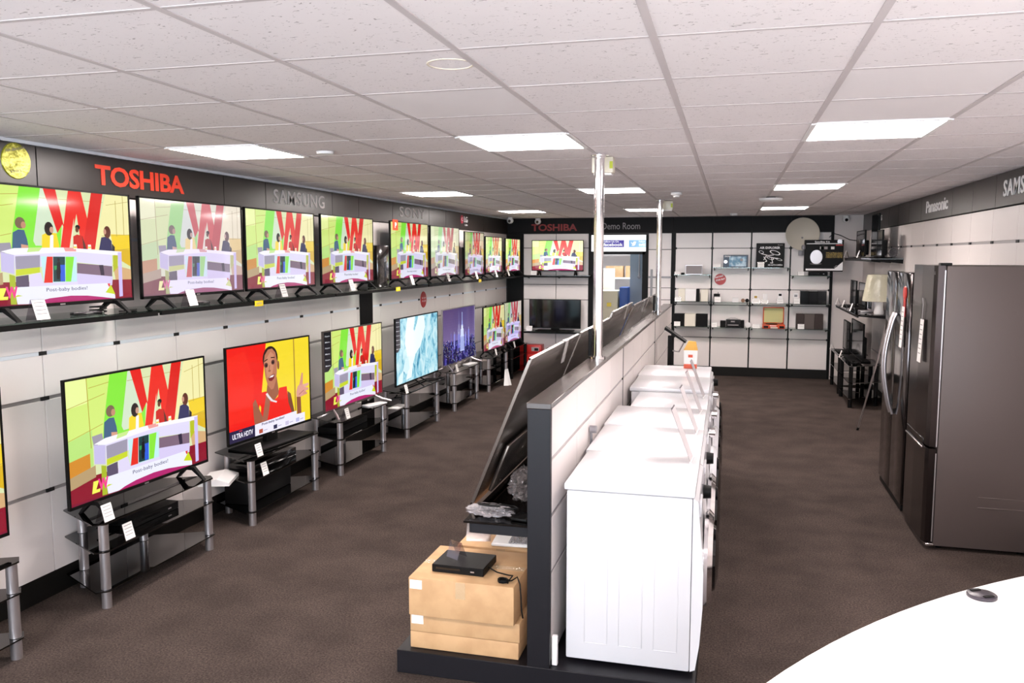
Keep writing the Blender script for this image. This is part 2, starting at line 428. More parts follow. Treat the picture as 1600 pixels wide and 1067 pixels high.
mb = MB(); mb.box(XL, DX0, YB - 0.012, YB + 0.02, 0, 0.145, 'kick'); mb.box(DX1, 1.575, YB - 0.012, YB + 0.02, 0, 0.145, 'kick')
struct(mb.build('baseboard_back'))
mb = MB(); mb.box(DX0 - 0.01, DX0 + 0.025, YB - 0.02, YB + 0.16, 0, DZ, 'blackm'); mb.box(DX1 - 0.045, DX1 + 0.05, YB - 0.02, YB + 0.16, 0, 2.33, 'blackm'); mb.box(DX0, DX1, YB - 0.02, YB + 0.16, DZ - 0.03, DZ + 0.02, 'blackm')
d1 = struct(mb.build('door_1'))
# storeroom behind
mb = MB(); mb.box(-2.95, -2.85, YB + 0.14, 17.4, 0, H, 'plaster'); struct(mb.build('wall_store_left'))
struct(MB().box(-1.1, -1.0, YB + 0.14, 17.4, 0, H, 'greydoor').build('wall_store_right'))
struct(MB().box(-2.95, -1.0, 17.4, 17.5, 0, H, 'plaster').build('wall_store_back'))
struct(MB().box(-2.95, -1.0, YB + 0.14, 17.5, H, H + 0.05, 'tileplain').build('ceiling_store'))

# ------------------------------------------------------------ front wall behind the camera, with the shop window
mb = MB()
mb.box(XL - 0.1, XR + 0.1, YF - 0.12, YF, 0, 0.35, 'plaster'); mb.box(XL - 0.1, XR + 0.1, YF - 0.12, YF, 2.5, H + 0.05, 'plaster')
mb.box(XL - 0.1, -3.4, YF - 0.12, YF, 0.35, 2.5, 'plaster'); mb.box(XR - 0.3, XR + 0.1, YF - 0.12, YF, 0.35, 2.5, 'plaster')
struct(mb.build('wall_front'))
w1 = struct(MB().box(-3.4, XR - 0.3, YF - 0.07, YF - 0.06, 0.35, 2.5, glass('window_glass', '#f4fbff', 0.04)).build('window_1'))
mb = MB()
for x in (-3.38, -1.65, 0.05, XR - 0.32): mb.box(x - 0.025, x + 0.025, YF - 0.1, YF - 0.03, 0.35, 2.5, 'white')
mb.box(-3.4, XR - 0.3, YF - 0.1, YF - 0.03, 0.35, 0.4, 'white'); mb.box(-3.4, XR - 0.3, YF - 0.1, YF - 0.03, 2.45, 2.5, 'white')
mb.build('window_frame', w1)

# ------------------------------------------------------------ lettering and stickers on the walls
def sign(name, label, cat, txt, o, r, u, w, h, mt, bold=0.0, spacing=1.0, group=None):
    mb = MB(); add_text(mb, txt, o, r, u, w, h, mt, bold, 0.004, spacing); return tag(mb.build(name), label, cat, group)
RY, UZ = (0, 1, 0), (0, 0, 1)
M['redletter'] = mat('orange_red_lettering', '#e8442a', 0.45); M['greyletter'] = mat('pale_grey_lettering', '#e2dcda', 0.7, spec=.2); M['dullred'] = mat('dull_red_lettering', '#8e2020', 0.5)
M['whiteletter'] = mat('white_lettering', '#f4f2f2', 0.45)
sign('brand_sign', 'orange-red TOSHIBA lettering on the left wall fascia', 'sign', 'TOSHIBA', (XL + 0.031, 4.37, 2.43), RY, UZ, 0.86, 0.125, 'redletter', 0.028, 0.98)
sign('brand_sign', 'grey SAMSUNG lettering on the left wall fascia', 'sign', 'SAMSUNG', (XL + 0.031, 6.44, 2.44), RY, UZ, 0.92, 0.12, 'greyletter', 0.010, 1.12)
sign('brand_sign', 'grey SONY lettering on the left wall fascia', 'sign', 'SONY', (XL + 0.031, 9.24, 2.45), RY, UZ, 0.84, 0.12, 'greyletter', 0.012, 1.05)
mb = MB(); mb.lathe([(0.0, 0.004), (0.062, 0.004), (0.062, 0)], (XL + 0.031, 11.60, 2.515), 'x', 28, mat('logo_red', '#c3304a', 0.4))
add_text(mb, 'LG', (XL + 0.031, 11.70, 2.475), RY, UZ, 0.17, 0.085, M['whiteletter'], 0.02, 0.004)
add_text(mb, 'c', (XL + 0.036, 11.572, 2.49), RY, UZ, 0.05, 0.05, M['whiteletter'], 0.0, 0.002)
add_text(mb, 'Life', (XL + 0.031, 11.74, 2.425), RY, UZ, 0.13, 0.025, M['whiteletter'], 0.0, 0.003)
tag(mb.build('brand_sign'), 'small round red logo with white LG letters on left wall fascia', 'sign')
RX = (1, 0, 0)
sign('brand_sign', 'dull red TOSHIBA lettering on the dark back wall fascia', 'sign', 'TOSHIBA', (-3.36, YB - 0.031, 2.41), RX, UZ, 0.80, 0.12, 'dullred', 0.028)
sign('room_sign', 'grey Demo Room lettering above the doorway', 'sign', 'Demo Room', (-2.13, YB - 0.031, 2.43), RX, UZ, 0.64, 0.11, mat('grey_lettering', '#8f8a8c', 0.5), 0.004)
RMY = (0, -1, 0)
sign('brand_sign', 'white Panasonic lettering on the right wall fascia', 'sign', 'Panasonic', (XR - 0.021, 9.80, 2.44), RMY, UZ, 0.92, 0.125, 'whiteletter', 0.02, 0.95)
sign('brand_sign', 'white SAMSUNG lettering at the right frame edge', 'sign', 'SAMSUNG', (XR - 0.021, 7.18, 2.44), RMY, UZ, 0.92, 0.125, 'whiteletter', 0.014, 1.12)
mb = MB(); mb.lathe([(0.0, -0.004), (0.05, -0.004), (0.05, 0)], (XR - 0.021, 12.75, 2.51), 'x', 24, M['logo_red'] if 'logo_red' in M else mat('logo_red'))
add_text(mb, 'LG', (XR - 0.021, 12.66, 2.475), RMY, UZ, 0.15, 0.075, M['whiteletter'], 0.02, 0.004)
tag(mb.build('brand_sign'), 'small red and white LG logo on right wall fascia', 'sign')

M['foil'] = mat('yellow_green_foil', '#9c9a1e', 0.25, 0.3, bump=(14, 0.5))
mb = MB(); mb.lathe([(0.0, 0.006), (0.094, 0.005), (0.098, 0.0)], (XL + 0.031, 3.785, 2.51), 'x', 40, 'foil')
for k, (s, dz) in enumerate((('Ask about me', 0.045), ('Heart', -0.065))): add_text(mb, s, (XL + 0.038, 3.715 + 0.03 * k, 2.505 + dz), (0, 0.97, 0.25), (0, -0.25, 0.97), 0.13 - 0.06 * k, 0.018, M['ink'], 0.0)
tag(mb.build('round_sticker'), 'round shiny yellow-green sticker on the left wall fascia', 'sticker')
mb = MB(); mb.lathe([(0.0, 0.008), (0.10, 0.006), (0.105, 0.0)], (XL + 0.001, 10.08, 1.43), 'x', 32, 'red')
for k, s in enumerate(('BUY NOW', 'PAY LATER')): add_text(mb, s, (XL + 0.010, 10.01, 1.44 - 0.04 * k), RY, UZ, 0.14, 0.022, M['whiteletter'], 0.01)
tag(mb.build('round_sticker'), 'round red sticker on the left wall below the shelf', 'sticker')
mb = MB(); pts = []
for k in range(48):
    r_ = 0.098 if k % 2 else 0.088; pts.append((-0.165 + r_ * math.cos(2 * PI * k / 48), 1.60 + r_ * math.sin(2 * PI * k / 48)))
mb.add([(p[0], YB - 0.004, p[1]) for p in pts] + [(p[0], YB + 0.002, p[1]) for p in pts], [list(range(48)), ] + [(i, (i + 1) % 48, 48 + (i + 1) % 48, 48 + i) for i in range(48)], 'red')
for k, s in enumerate(('INSTANT', 'STAR BUY')): add_text(mb, s, (-0.24 + 0.01 * k, YB - 0.0055, 1.615 - 0.05 * k), (0.97, 0, 0.24), (-0.24, 0, 0.97), 0.13 + 0.02 * k, 0.028, M['whiteletter'], 0.02)
tag(mb.build('round_sticker'), 'red scalloped round sticker on the back wall panels', 'sticker')

# lit header above the doorway
t = thing('light_box_sign', 'white lit sign above the doorway with social network badges', 'sign', (-1.855, YB - 0.03, 2.195))
MB().box(-0.455, 0.465, 0.0, 0.04, -0.135, 0.14, mat('lit_white_sign', '#ffffff', 0.5, emit='#ffffff', es=1.1)).build('sign_face', t)
mb = MB(); mb.box(-0.40, 0.10, -0.004, 0, -0.065, 0.055, glow('#3c2f96'))
mb.box(-0.385, -0.285, -0.006, -0.003, -0.05, 0.045, glow('#efeefa')); add_text(mb, 'f', (-0.345, -0.008, -0.045), RX, UZ, 0.03, 0.08, glow('#3c2f96'), 0.03)
add_text(mb, 'Follow Us On', (-0.25, -0.007, 0.015), RX, UZ, 0.26, 0.032, glow('#ffffff'), 0.01); add_text(mb, 'facebook', (-0.25, -0.007, -0.045), RX, UZ, 0.33, 0.05, glow('#ffffff'), 0.02)
mb.build('blue_badge', t)['label'] = 'indigo badge reading Follow Us On facebook'
mb = MB(); mb.box(0.18, 0.465, -0.004, 0, -0.065, 0.055, glow('#7fb6e4'))
bird = [(-.5, .1), (-.25, .05), (-.1, .3), (.1, .42), (.3, .38), (.5, .32), (.36, .2), (.34, -.1), (.1, -.38), (-.25, -.42), (-.5, -.32), (-.2, -.25), (-.35, -.1), (-.45, .1), (-.55, .35)]
mb.add([(0.265 + 0.09 * a, -0.006, -0.005 + 0.09 * b) for a, b in bird], [list(range(len(bird)))], glow('#ffffff'))
add_text(mb, 'Follow', (0.35, -0.007, 0.015), RX, UZ, 0.10, 0.03, glow('#ffffff'), 0.01); add_text(mb, 'twitt', (0.35, -0.007, -0.045), RX, UZ, 0.11, 0.05, glow('#ffffff'), 0.02)
mb.build('sky_badge', t)['label'] = 'sky blue badge with a white bird'

# ------------------------------------------------------------ what the screens show
def ell(cx, cy, rx, ry, n=14): return [(cx + rx * math.cos(2 * PI * i / n), cy + ry * math.sin(2 * PI * i / n)) for i in range(n)]
class Screen:
    def __init__(s, w, h, z0, sat=1.0, gain=1.0, wash=0.0, tint=(1, 1, 1)):
        s.mb = MB(); s.mb.raw = True; s.w, s.h, s.z0 = w, h, z0; s.k = 0; s.sat, s.gain, s.wash, s.tint = sat, gain, wash, tint
    def col(s, c):
        c = lin(c); g = 0.3 * c[0] + 0.6 * c[1] + 0.1 * c[2]
        return glow([max(0, ((g + (x - g) * s.sat) * s.gain + s.wash) * t) for x, t in zip(c, s.tint)])
    def P(s, p, k=None): return ((min(max(p[0], 0), 1) - 0.5) * s.w, -0.0004 - 0.00004 * (s.k if k is None else k), s.z0 + min(max(p[1], 0), 1) * s.h)
    def poly(s, pts, c):
        s.k += 1; s.mb.add([s.P(p) for p in pts], [list(range(len(pts)))], s.col(c))
    def line(s, a, b, t, c):
        d = Vector((b[0] - a[0], b[1] - a[1])).normalized(); n = Vector((-d.y, d.x)) * t
        s.poly([(a[0] - n.x, a[1] - n.y), (b[0] - n.x, b[1] - n.y), (b[0] + n.x, b[1] + n.y), (a[0] + n.x, a[1] + n.y)], c)
    def text(s, txt, u, v, w, h, c, bold=0.01, slope=0.0):
        s.k += 1; vs, fs = text_geo(txt, bold)
        s.mb.add([s.P((u + a * w, v + b * h + a * w * slope)) for a, b in vs], fs, s.col(c))

def show(s, sidebar=False, small=False):
    V = lambda L: [(a / 0.985, (b + 0.035) / 1.02) for a, b in L]
    p = lambda L, c: s.poly(V(L), c)
    s.poly([(0, 0), (1, 0), (1, 1), (0, 1)], '#d6dfae')
    p([(0, 1), (0.277, 1), (0.216, 0.44), (0, 0.40)], '#cfe878'); p([(0, 1), (.13, 1), (.13, .78), (0, .76)], '#e6f29c')
    p([(0.02, .5), (.15, .55), (.15, .25), (0, .2), (0, .5)], '#b7e07a'); p([(0, .33), (.13, .36), (.13, .2), (0, .17)], '#d08a2c')
    for a, b in (((0, .76), (.24, .83)), ((.13, 1), (.14, .4)), ((0, .5), (.22, .58)), ((.14, .9), (.27, .92))): s.line(V([a])[0], V([b])[0], 0.0022, '#b09a30')
    p([(0.277, 1), (0.398, 1), (0.341, 0.52), (0.353, 0.479), (0.389, 0.479), (0.52, 0.70), (0.502, 0.45), (0.216, 0.44), (0.224, 0.568)], '#84e43c')
    p([(0.398, 1), (0.414, 1), (0.488, 0.594), (0.392, 0.579), (0.381, 0.479), (0.353, 0.479), (0.341, 0.52)], '#cfe0c4')
    p([(0.82, 1), (1, 1), (1, 0.44), (0.721, 0.44)], '#ece6a8'); p([(0.846, 0.60), (1, 0.60), (1, 0.28), (0.867, 0.40)], '#eccb24')
    p([(0.846, 0.45), (1, 0.45), (1, 0.28), (0.867, 0.38)], '#d8b01c')
    for a, b in (((.39, .90), (.80, .905)), ((.82, .88), (1, .93)), ((.89, .93), (.89, .58)), ((.945, 1), (.945, .6)), ((.78, .58), (1, .60)), ((.86, .44), (1, .46))): s.line(V([a])[0], V([b])[0], 0.002, '#b09a40')
    Wm = [(0.414, 1), (0.489, 1), (0.52, 0.72), (0.568, 1), (0.651, 1), (0.681, 0.703), (0.72, 1), (0.8, 1), (0.721, 0.45), (0.599, 0.455), (0.57, 0.537), (0.598, 0.742), (0.56, 0.455), (0.502, 0.455), (0.522, 0.676), (0.488, 0.594)]
    p([(0.414, 1), (0.489, 1), (0.536, 0.62), (0.522, 0.676), (0.488, 0.594)], '#e02018')
    p([(0.568, 1), (0.651, 1), (0.56, 0.455), (0.502, 0.455)], '#e82a1c'); p([(0.60, 1), (0.651, 1), (0.729, 0.45), (0.64, 0.45)], '#e82a1c')
    p([(0.72, 1), (0.8, 1), (0.729, 0.45), (0.645, 0.45)], '#d81c14'); p([(0.598, 0.742), (0.578, 0.44), (0.556, 0.44)], '#e6e2c4')
    p([(0.85, 0.30), (1, 0.25), (1, 0.10), (0.87, 0.12)], '#d0a878')
    p([(0, 0.17), (1, 0.15), (1, -0.1), (0, -0.1)], '#8a1028')
    p([(0.0, 0.20), (0.16, 0.25), (0.16, 0.15), (0.0, 0.10)], '#b59a70')
    p([(0.146, 0.495), (0.211, 0.502), (0.218, 0.436), (0.156, 0.40)], '#9a94a4')
    # the four presenters
    p([(0.219, 0.44), (0.228, 0.588), (0.259, 0.615), (0.292, 0.611), (0.306, 0.53), (0.313, 0.44)], '#3d5f80'); p(ell(.271, .672, .029, .05), '#7a6450'); p(ell(.289, .655, .014, .03), '#c08a70')
    p([(.27, .49), (.31, .48), (.31, .445), (.27, .445)], '#d09a80')
    p([(0.388, 0.44), (0.394, 0.574), (0.422, 0.594), (0.481, 0.594), (0.495, 0.481), (0.49, 0.44)], '#f2d426'); p([(0.442, 0.576), (0.462, 0.577), (0.457, 0.45), (0.435, 0.45)], '#f0eeee')
    p(ell(.436, .631, .027, .062), '#241a1a'); p(ell(.452, .622, .012, .028), '#c89a84')
    p([(0.582, 0.44), (0.587, 0.57), (0.612, 0.588), (0.651, 0.573), (0.663, 0.44)], '#c81e14'); p([(.645, .57), (.663, .5), (.672, .44), (.65, .44)], '#5a2a1e'); p(ell(.618, .655, .016, .022), '#160c0c'); p(ell(.613, .632, .011, .026), '#6a3824')
    p([(0.851, 0.509), (0.871, 0.475), (0.868, 0.43), (0.85, 0.43)], '#1c1a24')
    p([(0.755, 0.44), (0.776, 0.566), (0.82, 0.579), (0.849, 0.533), (0.85, 0.43)], '#2a2a58'); p(ell(.82, .619, .025, .06), '#5e2c1e'); p(ell(.803, .622, .010, .026), '#c49078')
    # the desk
    p([(0.155, 0.421), (0.227, 0.396), (0.223, 0.233), (0.153, 0.261)], '#c4bce4')
    p([(0.227, 0.223), (0.37, 0.29), (0.598, 0.33), (0.844, 0.286), (0.848, 0.40), (0.52, 0.43), (0.227, 0.399)], '#dcd6f2')
    p([(0.156, 0.426), (0.229, 0.455), (0.521, 0.465), (0.921, 0.43), (0.902, 0.392), (0.598, 0.425), (0.227, 0.396)], '#f0eefa')
    p([(.52, .465), (.60, .462), (.60, .43), (.53, .43)], '#e89a98'); p([(.31, .46), (.39, .465), (.37, .43), (.30, .42)], '#c4e48a')
    p([(0.233, 0.385), (0.374, 0.395), (0.37, 0.284), (0.232, 0.274)], '#9c96aa'); p([(0.231, 0.272), (0.37, 0.29), (0.368, 0.242), (0.229, 0.217)], '#c6d42c')
    p([(0.229, 0.212), (0.301, 0.224), (0.301, 0.1), (0.229, 0.1)], '#5c5068'); p([(0.602, 0.321), (0.844, 0.286), (0.841, 0.18), (0.598, 0.22)], '#7c6478')
    p([(.75, .30), (.78, .30), (.785, .2), (.76, .2)], '#30243c'); p([(0.59, 0.228), (0.845, 0.185), (0.837, 0.098), (0.586, 0.116)], '#d4c8ee')
    p([(0.304, 0.224), (0.372, 0.242), (0.386, 0.149), (0.6, 0.15), (0.6, 0.08), (0.3, 0.08)], '#dcd4f0')
    p([(0.378, 0.384), (0.6, 0.382), (0.595, 0.149), (0.386, 0.149)], '#bfe8ec'); p([(0.414, 0.382), (0.45, 0.382), (0.441, 0.148), (0.388, 0.149)], '#e22c1e')
    p([(0.452, 0.382), (0.526, 0.381), (0.518, 0.154), (0.445, 0.156)], '#143c40'); p([(0.492, 0.307), (0.523, 0.307), (0.519, 0.159), (0.49, 0.157)], '#2c5cd8'); p([(.455, .30), (.48, .30), (.48, .27), (.455, .26)], '#2e9a50')
    p([(0.474, 0.33), (0.493, 0.335), (0.494, 0.242), (0.483, 0.177), (0.468, 0.178), (0.467, 0.243)], '#0c0c14'); p(ell(.484, .352, .008, .018), '#20181c')
    p([(0.529, 0.381), (0.584, 0.38), (0.556, 0.151), (0.521, 0.153)], '#86e236')
    p([(0.194, 0.234), (0.226, 0.218), (0.226, -0.033), (0.193, -0.024)], '#a8b82a'); p([(0.889, 0.422), (0.917, 0.422), (0.913, -0.015), (0.887, -0.019)], '#cabcf0'); p([(0.852, 0.392), (0.888, 0.392), (0.884, 0.273), (0.851, 0.227)], '#b4bc22')
    for a in (.595, .69): p([(a - .012, .45), (a + .012, .45), (a + .010, .495), (a - .010, .495)], '#f6efe0'); p([(a - .010, .46), (a + .010, .46), (a + .010, .475), (a - .010, .475)], '#e8d44a')
    # caption
    p([(0.216, 0.121), (0.803, 0.122), (0.855, 0.0), (0.855, -0.04), (0.23, -0.04)], '#e8e9fb')
    p([(0.291, -0.04), (0.34, -0.012), (0.42, 0.009), (0.55, 0.021), (0.66, 0.012), (0.76, -0.01), (0.854, -0.04)], '#b0206c'); p([(0, -.015), (.12, -.02), (.29, -.03), (.854, -.033), (1, -.02), (1, -.1), (0, -.1)], '#7c1030')
    p([(0.828, 0.105), (0.856, 0.008), (0.786, 0.032)], '#c8d61e'); p([(0.803, 0.118), (0.824, 0.117), (0.812, 0.082)], '#e02a28')
    q = lambda u, v: V([(u, v)])[0]
    s.text('Post-baby bodies!', *q(.40, .060), .265, .042, '#231d48', 0.0)
    p([(.14, .118), (.175, .118), (.155, .045), (.182, .045), (.178, .018), (.128, .018)], '#eef05a'); p([(.232, .055), (.262, .045), (.215, .035)], '#c8d61e'); s.text('W', *q(.168, .028), .068, .098, '#f03c8c', 0.05)
    if sidebar:
        s.poly([(0, 1), (.115, 1), (.115, .56), (.06, .50), (0, .50)], '#14121c')
        for k in range(6): s.text('Menu' if k % 2 else 'Picture', .02, .94 - .075 * k, .07, .018, '#d8d8e0')
def closeup(s):
    p = s.poly
    p([(0, 0), (1, 0), (1, 1), (0, 1)], '#efd52c'); p([(0, 1), (0.448, 1), (0.381, 0.454), (0.30, 0.10), (0, .10)], '#ec1a10'); p([(0.79, 1), (0.805, 1), (0.81, 0.05), (0.793, 0.05)], '#b08a30')
    p([(0, .9), (.2, .95), (.30, .6), (.26, .2), (0, .2)], '#f02416')
    p([(0.702, 0.408), (0.742, 0.369), (0.794, 0.10), (0.718, 0.10), (0.70, 0.272)], '#7a4430'); p([(0.817, 0.34), (0.874, 0.34), (0.879, 0.08), (0.822, 0.08)], '#8c5038')
    p([(0.461, 0.60), (0.569, 0.60), (0.59, 0.43), (0.58, 0.392), (0.499, 0.305), (0.434, 0.425)], '#9a5a40')
    p([(0.306, 0.429), (0.322, 0.461), (0.434, 0.465), (0.499, 0.325), (0.579, 0.373), (0.595, 0.468), (0.692, 0.466), (0.709, 0.272), (0.768, 0.08), (0.35, 0.08), (0.369, 0.301)], '#ea1f16')
    p([(0.275, 0.367), (0.306, 0.408), (0.339, 0.308), (0.385, 0.186), (0.38, 0.08), (0.293, 0.08), (0.278, 0.24)], '#9c5c44')
    p([(0.432, 0.42), (0.480, 0.405), (0.475, 0.302), (0.432, 0.10), (0.365, 0.10), (0.406, 0.291)], '#a3604a')
    p(ell(.496, .82, .092, .14, 24), '#2c1812'); p(ell(.592, .73, .014, .05), '#8a4c38')
    p([(.415, .78), (.43, .87), (.47, .925), (.52, .93), (.56, .88), (.578, .78), (.572, .65), (.555, .55), (.525, .475), (.497, .47), (.455, .53), (.428, .64)], '#b87458')
    p([(.43, .80), (.50, .90), (.54, .86), (.53, .70), (.50, .60), (.45, .62)], '#c98a6c')
    for ex, ey in ((.444, .755), (.527, .775)): p(ell(ex, ey, .022, .028), '#5a3430'); p(ell(ex, ey - .003, .010, .014), '#120c0c')
    s.line((.422, .80), (.462, .82), .006, '#3a2018'); s.line((.502, .83), (.55, .825), .006, '#3a2018')
    s.line((.485, .75), (.478, .69), .004, '#96583f'); p(ell(.482, .685, .015, .012), '#9c5c44')
    p([(.462, .605), (.50, .635), (.546, .64), (.535, .59), (.505, .565), (.475, .575)], '#7c1c20'); p([(.472, .607), (.50, .627), (.538, .630), (.52, .608)], '#f4ecec')
    s.line((.437, .44), (.46, .40), .012, '#e8dce0'); s.line((.46, .40), (.50, .345), .012, '#e8dce0'); s.line((.50, .345), (.56, .315), .009, '#e8dce0')
    p([(0.814, 0.37), (0.835, 0.43), (0.872, 0.46), (0.93, 0.43), (0.955, 0.37), (0.929, 0.31), (0.868, 0.30), (0.817, 0.31)], '#d89a8a')
    p([(0.858, 0.44), (0.893, 0.585), (0.912, 0.575), (0.905, 0.44)], '#d08e7c'); p([(0.90, 0.44), (0.985, 0.445), (0.989, 0.42), (0.93, 0.395)], '#dca494'); p([(0.93, 0.40), (0.985, 0.385), (0.98, 0.36), (0.93, 0.36)], '#d89a8a')
    p([(0.92, 0.36), (0.965, 0.33), (0.955, 0.31), (0.90, 0.32)], '#d08e7c'); s.line((.85, .33), (.92, .37), .004, '#a05a50')
    p([(0, .125), (0.289, .128), (.289, 0), (0, 0)], '#241e42'); p([(0.289, 0.128), (0.811, 0.148), (0.811, 0.105), (0.923, 0.103), (0.923, 0.0), (0.289, 0)], '#eae6f8')
    s.text('ULTRA HDTV', .035, .035, .23, .055, '#f2eefc', 0.02); s.text('now', .11, .10, .035, .014, '#e03c50'); s.text('Post-baby bodies!', .37, .088, .28, .035, '#2a2252', 0.02, 0.03)
    for u_, c_ in ((.335, '#b0503c'), (.51, '#303050'), (.66, '#c8c0dc'), (.80, '#b8b8e0')): p([(u_, .06), (u_ + .045, .062), (u_ + .045, .015), (u_, .015)], c_); s.line((u_ + .055, .035), (u_ + .10, .037), .003, '#8880a8')
def city(s):
    r = random.Random(3); s.poly([(0, 0), (1, 0), (1, 1), (0, 1)], '#5d4a80')
    for k in range(12): s.poly([(0, 1 - k * .05), (1, 1 - k * .05), (1, .95 - k * .05), (0, .95 - k * .05)], '#%02x%02x%02x' % (78 + k * 3, 62 + k * 3, 112 + k * 3))
    s.poly([(0, .36), (.2, .39), (.5, .40), (.8, .38), (1, .37), (1, 0), (0, 0)], '#1a1440')
    for k in range(110):
        d = k / 110; x = r.random(); w = r.uniform(.012, .035) * (1 + d); h = r.uniform(.04, .14) * (1 + d * .6); b = .36 - d * .4 - r.uniform(0, .04)
        s.poly([(x, b), (x + w, b), (x + w, b + h), (x, b + h)], r.choice(['#1c1848', '#26205c', '#322a70', '#141036', '#443c90']))
        for q in range(4):
            a = x + r.random() * w; c = b + r.random() * h; s.poly([(a, c), (a + .006, c), (a + .006, c + .010), (a, c + .010)], r.choice(['#e8e4ff', '#b8c8ff', '#f0d8b0', '#7cc0ff']))
    for a, b, h in ((.27, .045, .52), (.40, .06, .50), (.62, .05, .47), (.72, .05, .55)): s.poly([(a, .25), (a + b, .25), (a + b, h), (a + b / 2, h + .03), (a, h)], '#6c68c8'); s.line((a + b / 2, .3), (a + b / 2, h + .06), .003, '#d8e0ff')
    for a, b, z1, z2, c_ in ((.47, .60, .18, .48, '#b8c4f4'), (.485, .585, .44, .60, '#ccd6fc'), (.505, .565, .58, .68, '#dce4ff'), (.522, .55, .66, .76, '#a8b8ff')): s.poly([(a, z1), (b, z1), (b - .005, z2), (a + .005, z2)], c_)
    s.line((.536, .75), (.536, .92), .006, '#b8d0ff')
    for k in range(9): s.line((.475 + k * .014, .2), (.475 + k * .014, .46), .0022, '#4a48a0')
def ice(s):
    m = bpy.data.materials.new('screen_picture_of_ice'); m.use_nodes = True; nt = m.node_tree; b = nt.nodes['Principled BSDF']; b.inputs['Base Color'].default_value = (.01, .01, .01, 1); b.inputs['Roughness'].default_value = 0.07
    tc = nt.nodes.new('ShaderNodeTexCoord'); mp = nt.nodes.new('ShaderNodeMapping'); mp.inputs['Scale'].default_value = (3.2, 1, 2.0); mp.inputs['Rotation'].default_value = (0, 0.6, 0)
    n = nt.nodes.new('ShaderNodeTexNoise'); n.inputs['Scale'].default_value = 2.6; n.inputs['Detail'].default_value = 9; n.inputs['Distortion'].default_value = 1.2; n.inputs['Roughness'].default_value = 0.68
    r = nt.nodes.new('ShaderNodeValToRGB'); e = r.color_ramp.elements; e[0].position = .30; e[0].color = (*lin('#1c5a80'), 1); e[1].position = .62; e[1].color = (*lin('#d8f6fc'), 1)
    for p_, c_ in ((.40, '#5aa8c8'), (.47, '#9cd8ea'), (.53, '#b8e6f2')): q = e.new(p_); q.color = (*lin(c_), 1)
    nt.links.new(tc.outputs['Object'], mp.inputs[0]); nt.links.new(mp.outputs[0], n.inputs['Vector']); nt.links.new(n.outputs['Fac'], r.inputs[0])
    nt.links.new(r.outputs[0], b.inputs['Emission Color']); b.inputs['Emission Strength'].default_value = 0.9
    s.k += 1; s.mb.add([s.P(q) for q in [(0, 0), (1, 0), (1, 1), (0, 1)]], [[0, 1, 2, 3]], m)
    s.poly([(.26, 1), (.44, 1), (.40, .80), (.42, .76), (.46, .84), (.52, 1), (.66, .98), (.68, .80), (.62, .62), (.56, .50), (.44, .40), (.38, .25), (.34, .05), (.22, .03), (.26, .2), (.24, .45), (.20, .60), (.22, .8)], '#e8f8fc')
    s.poly([(.20, .35), (.27, .4), (.30, .2), (.22, .12), (.15, .2)], '#d4eef8'); s.poly([(.06, .12), (.16, .2), (.14, .02), (.05, .0)], '#dcf2f8')
    s.poly([(0, 1), (.10, 1), (.10, .56), (.05, .50), (0, .50)], '#1a1c2c')
    for k in range(7): s.text('Picture' if k % 2 else 'Menu', .015, .95 - .068 * k, .07, .016, '#d8d8e0')

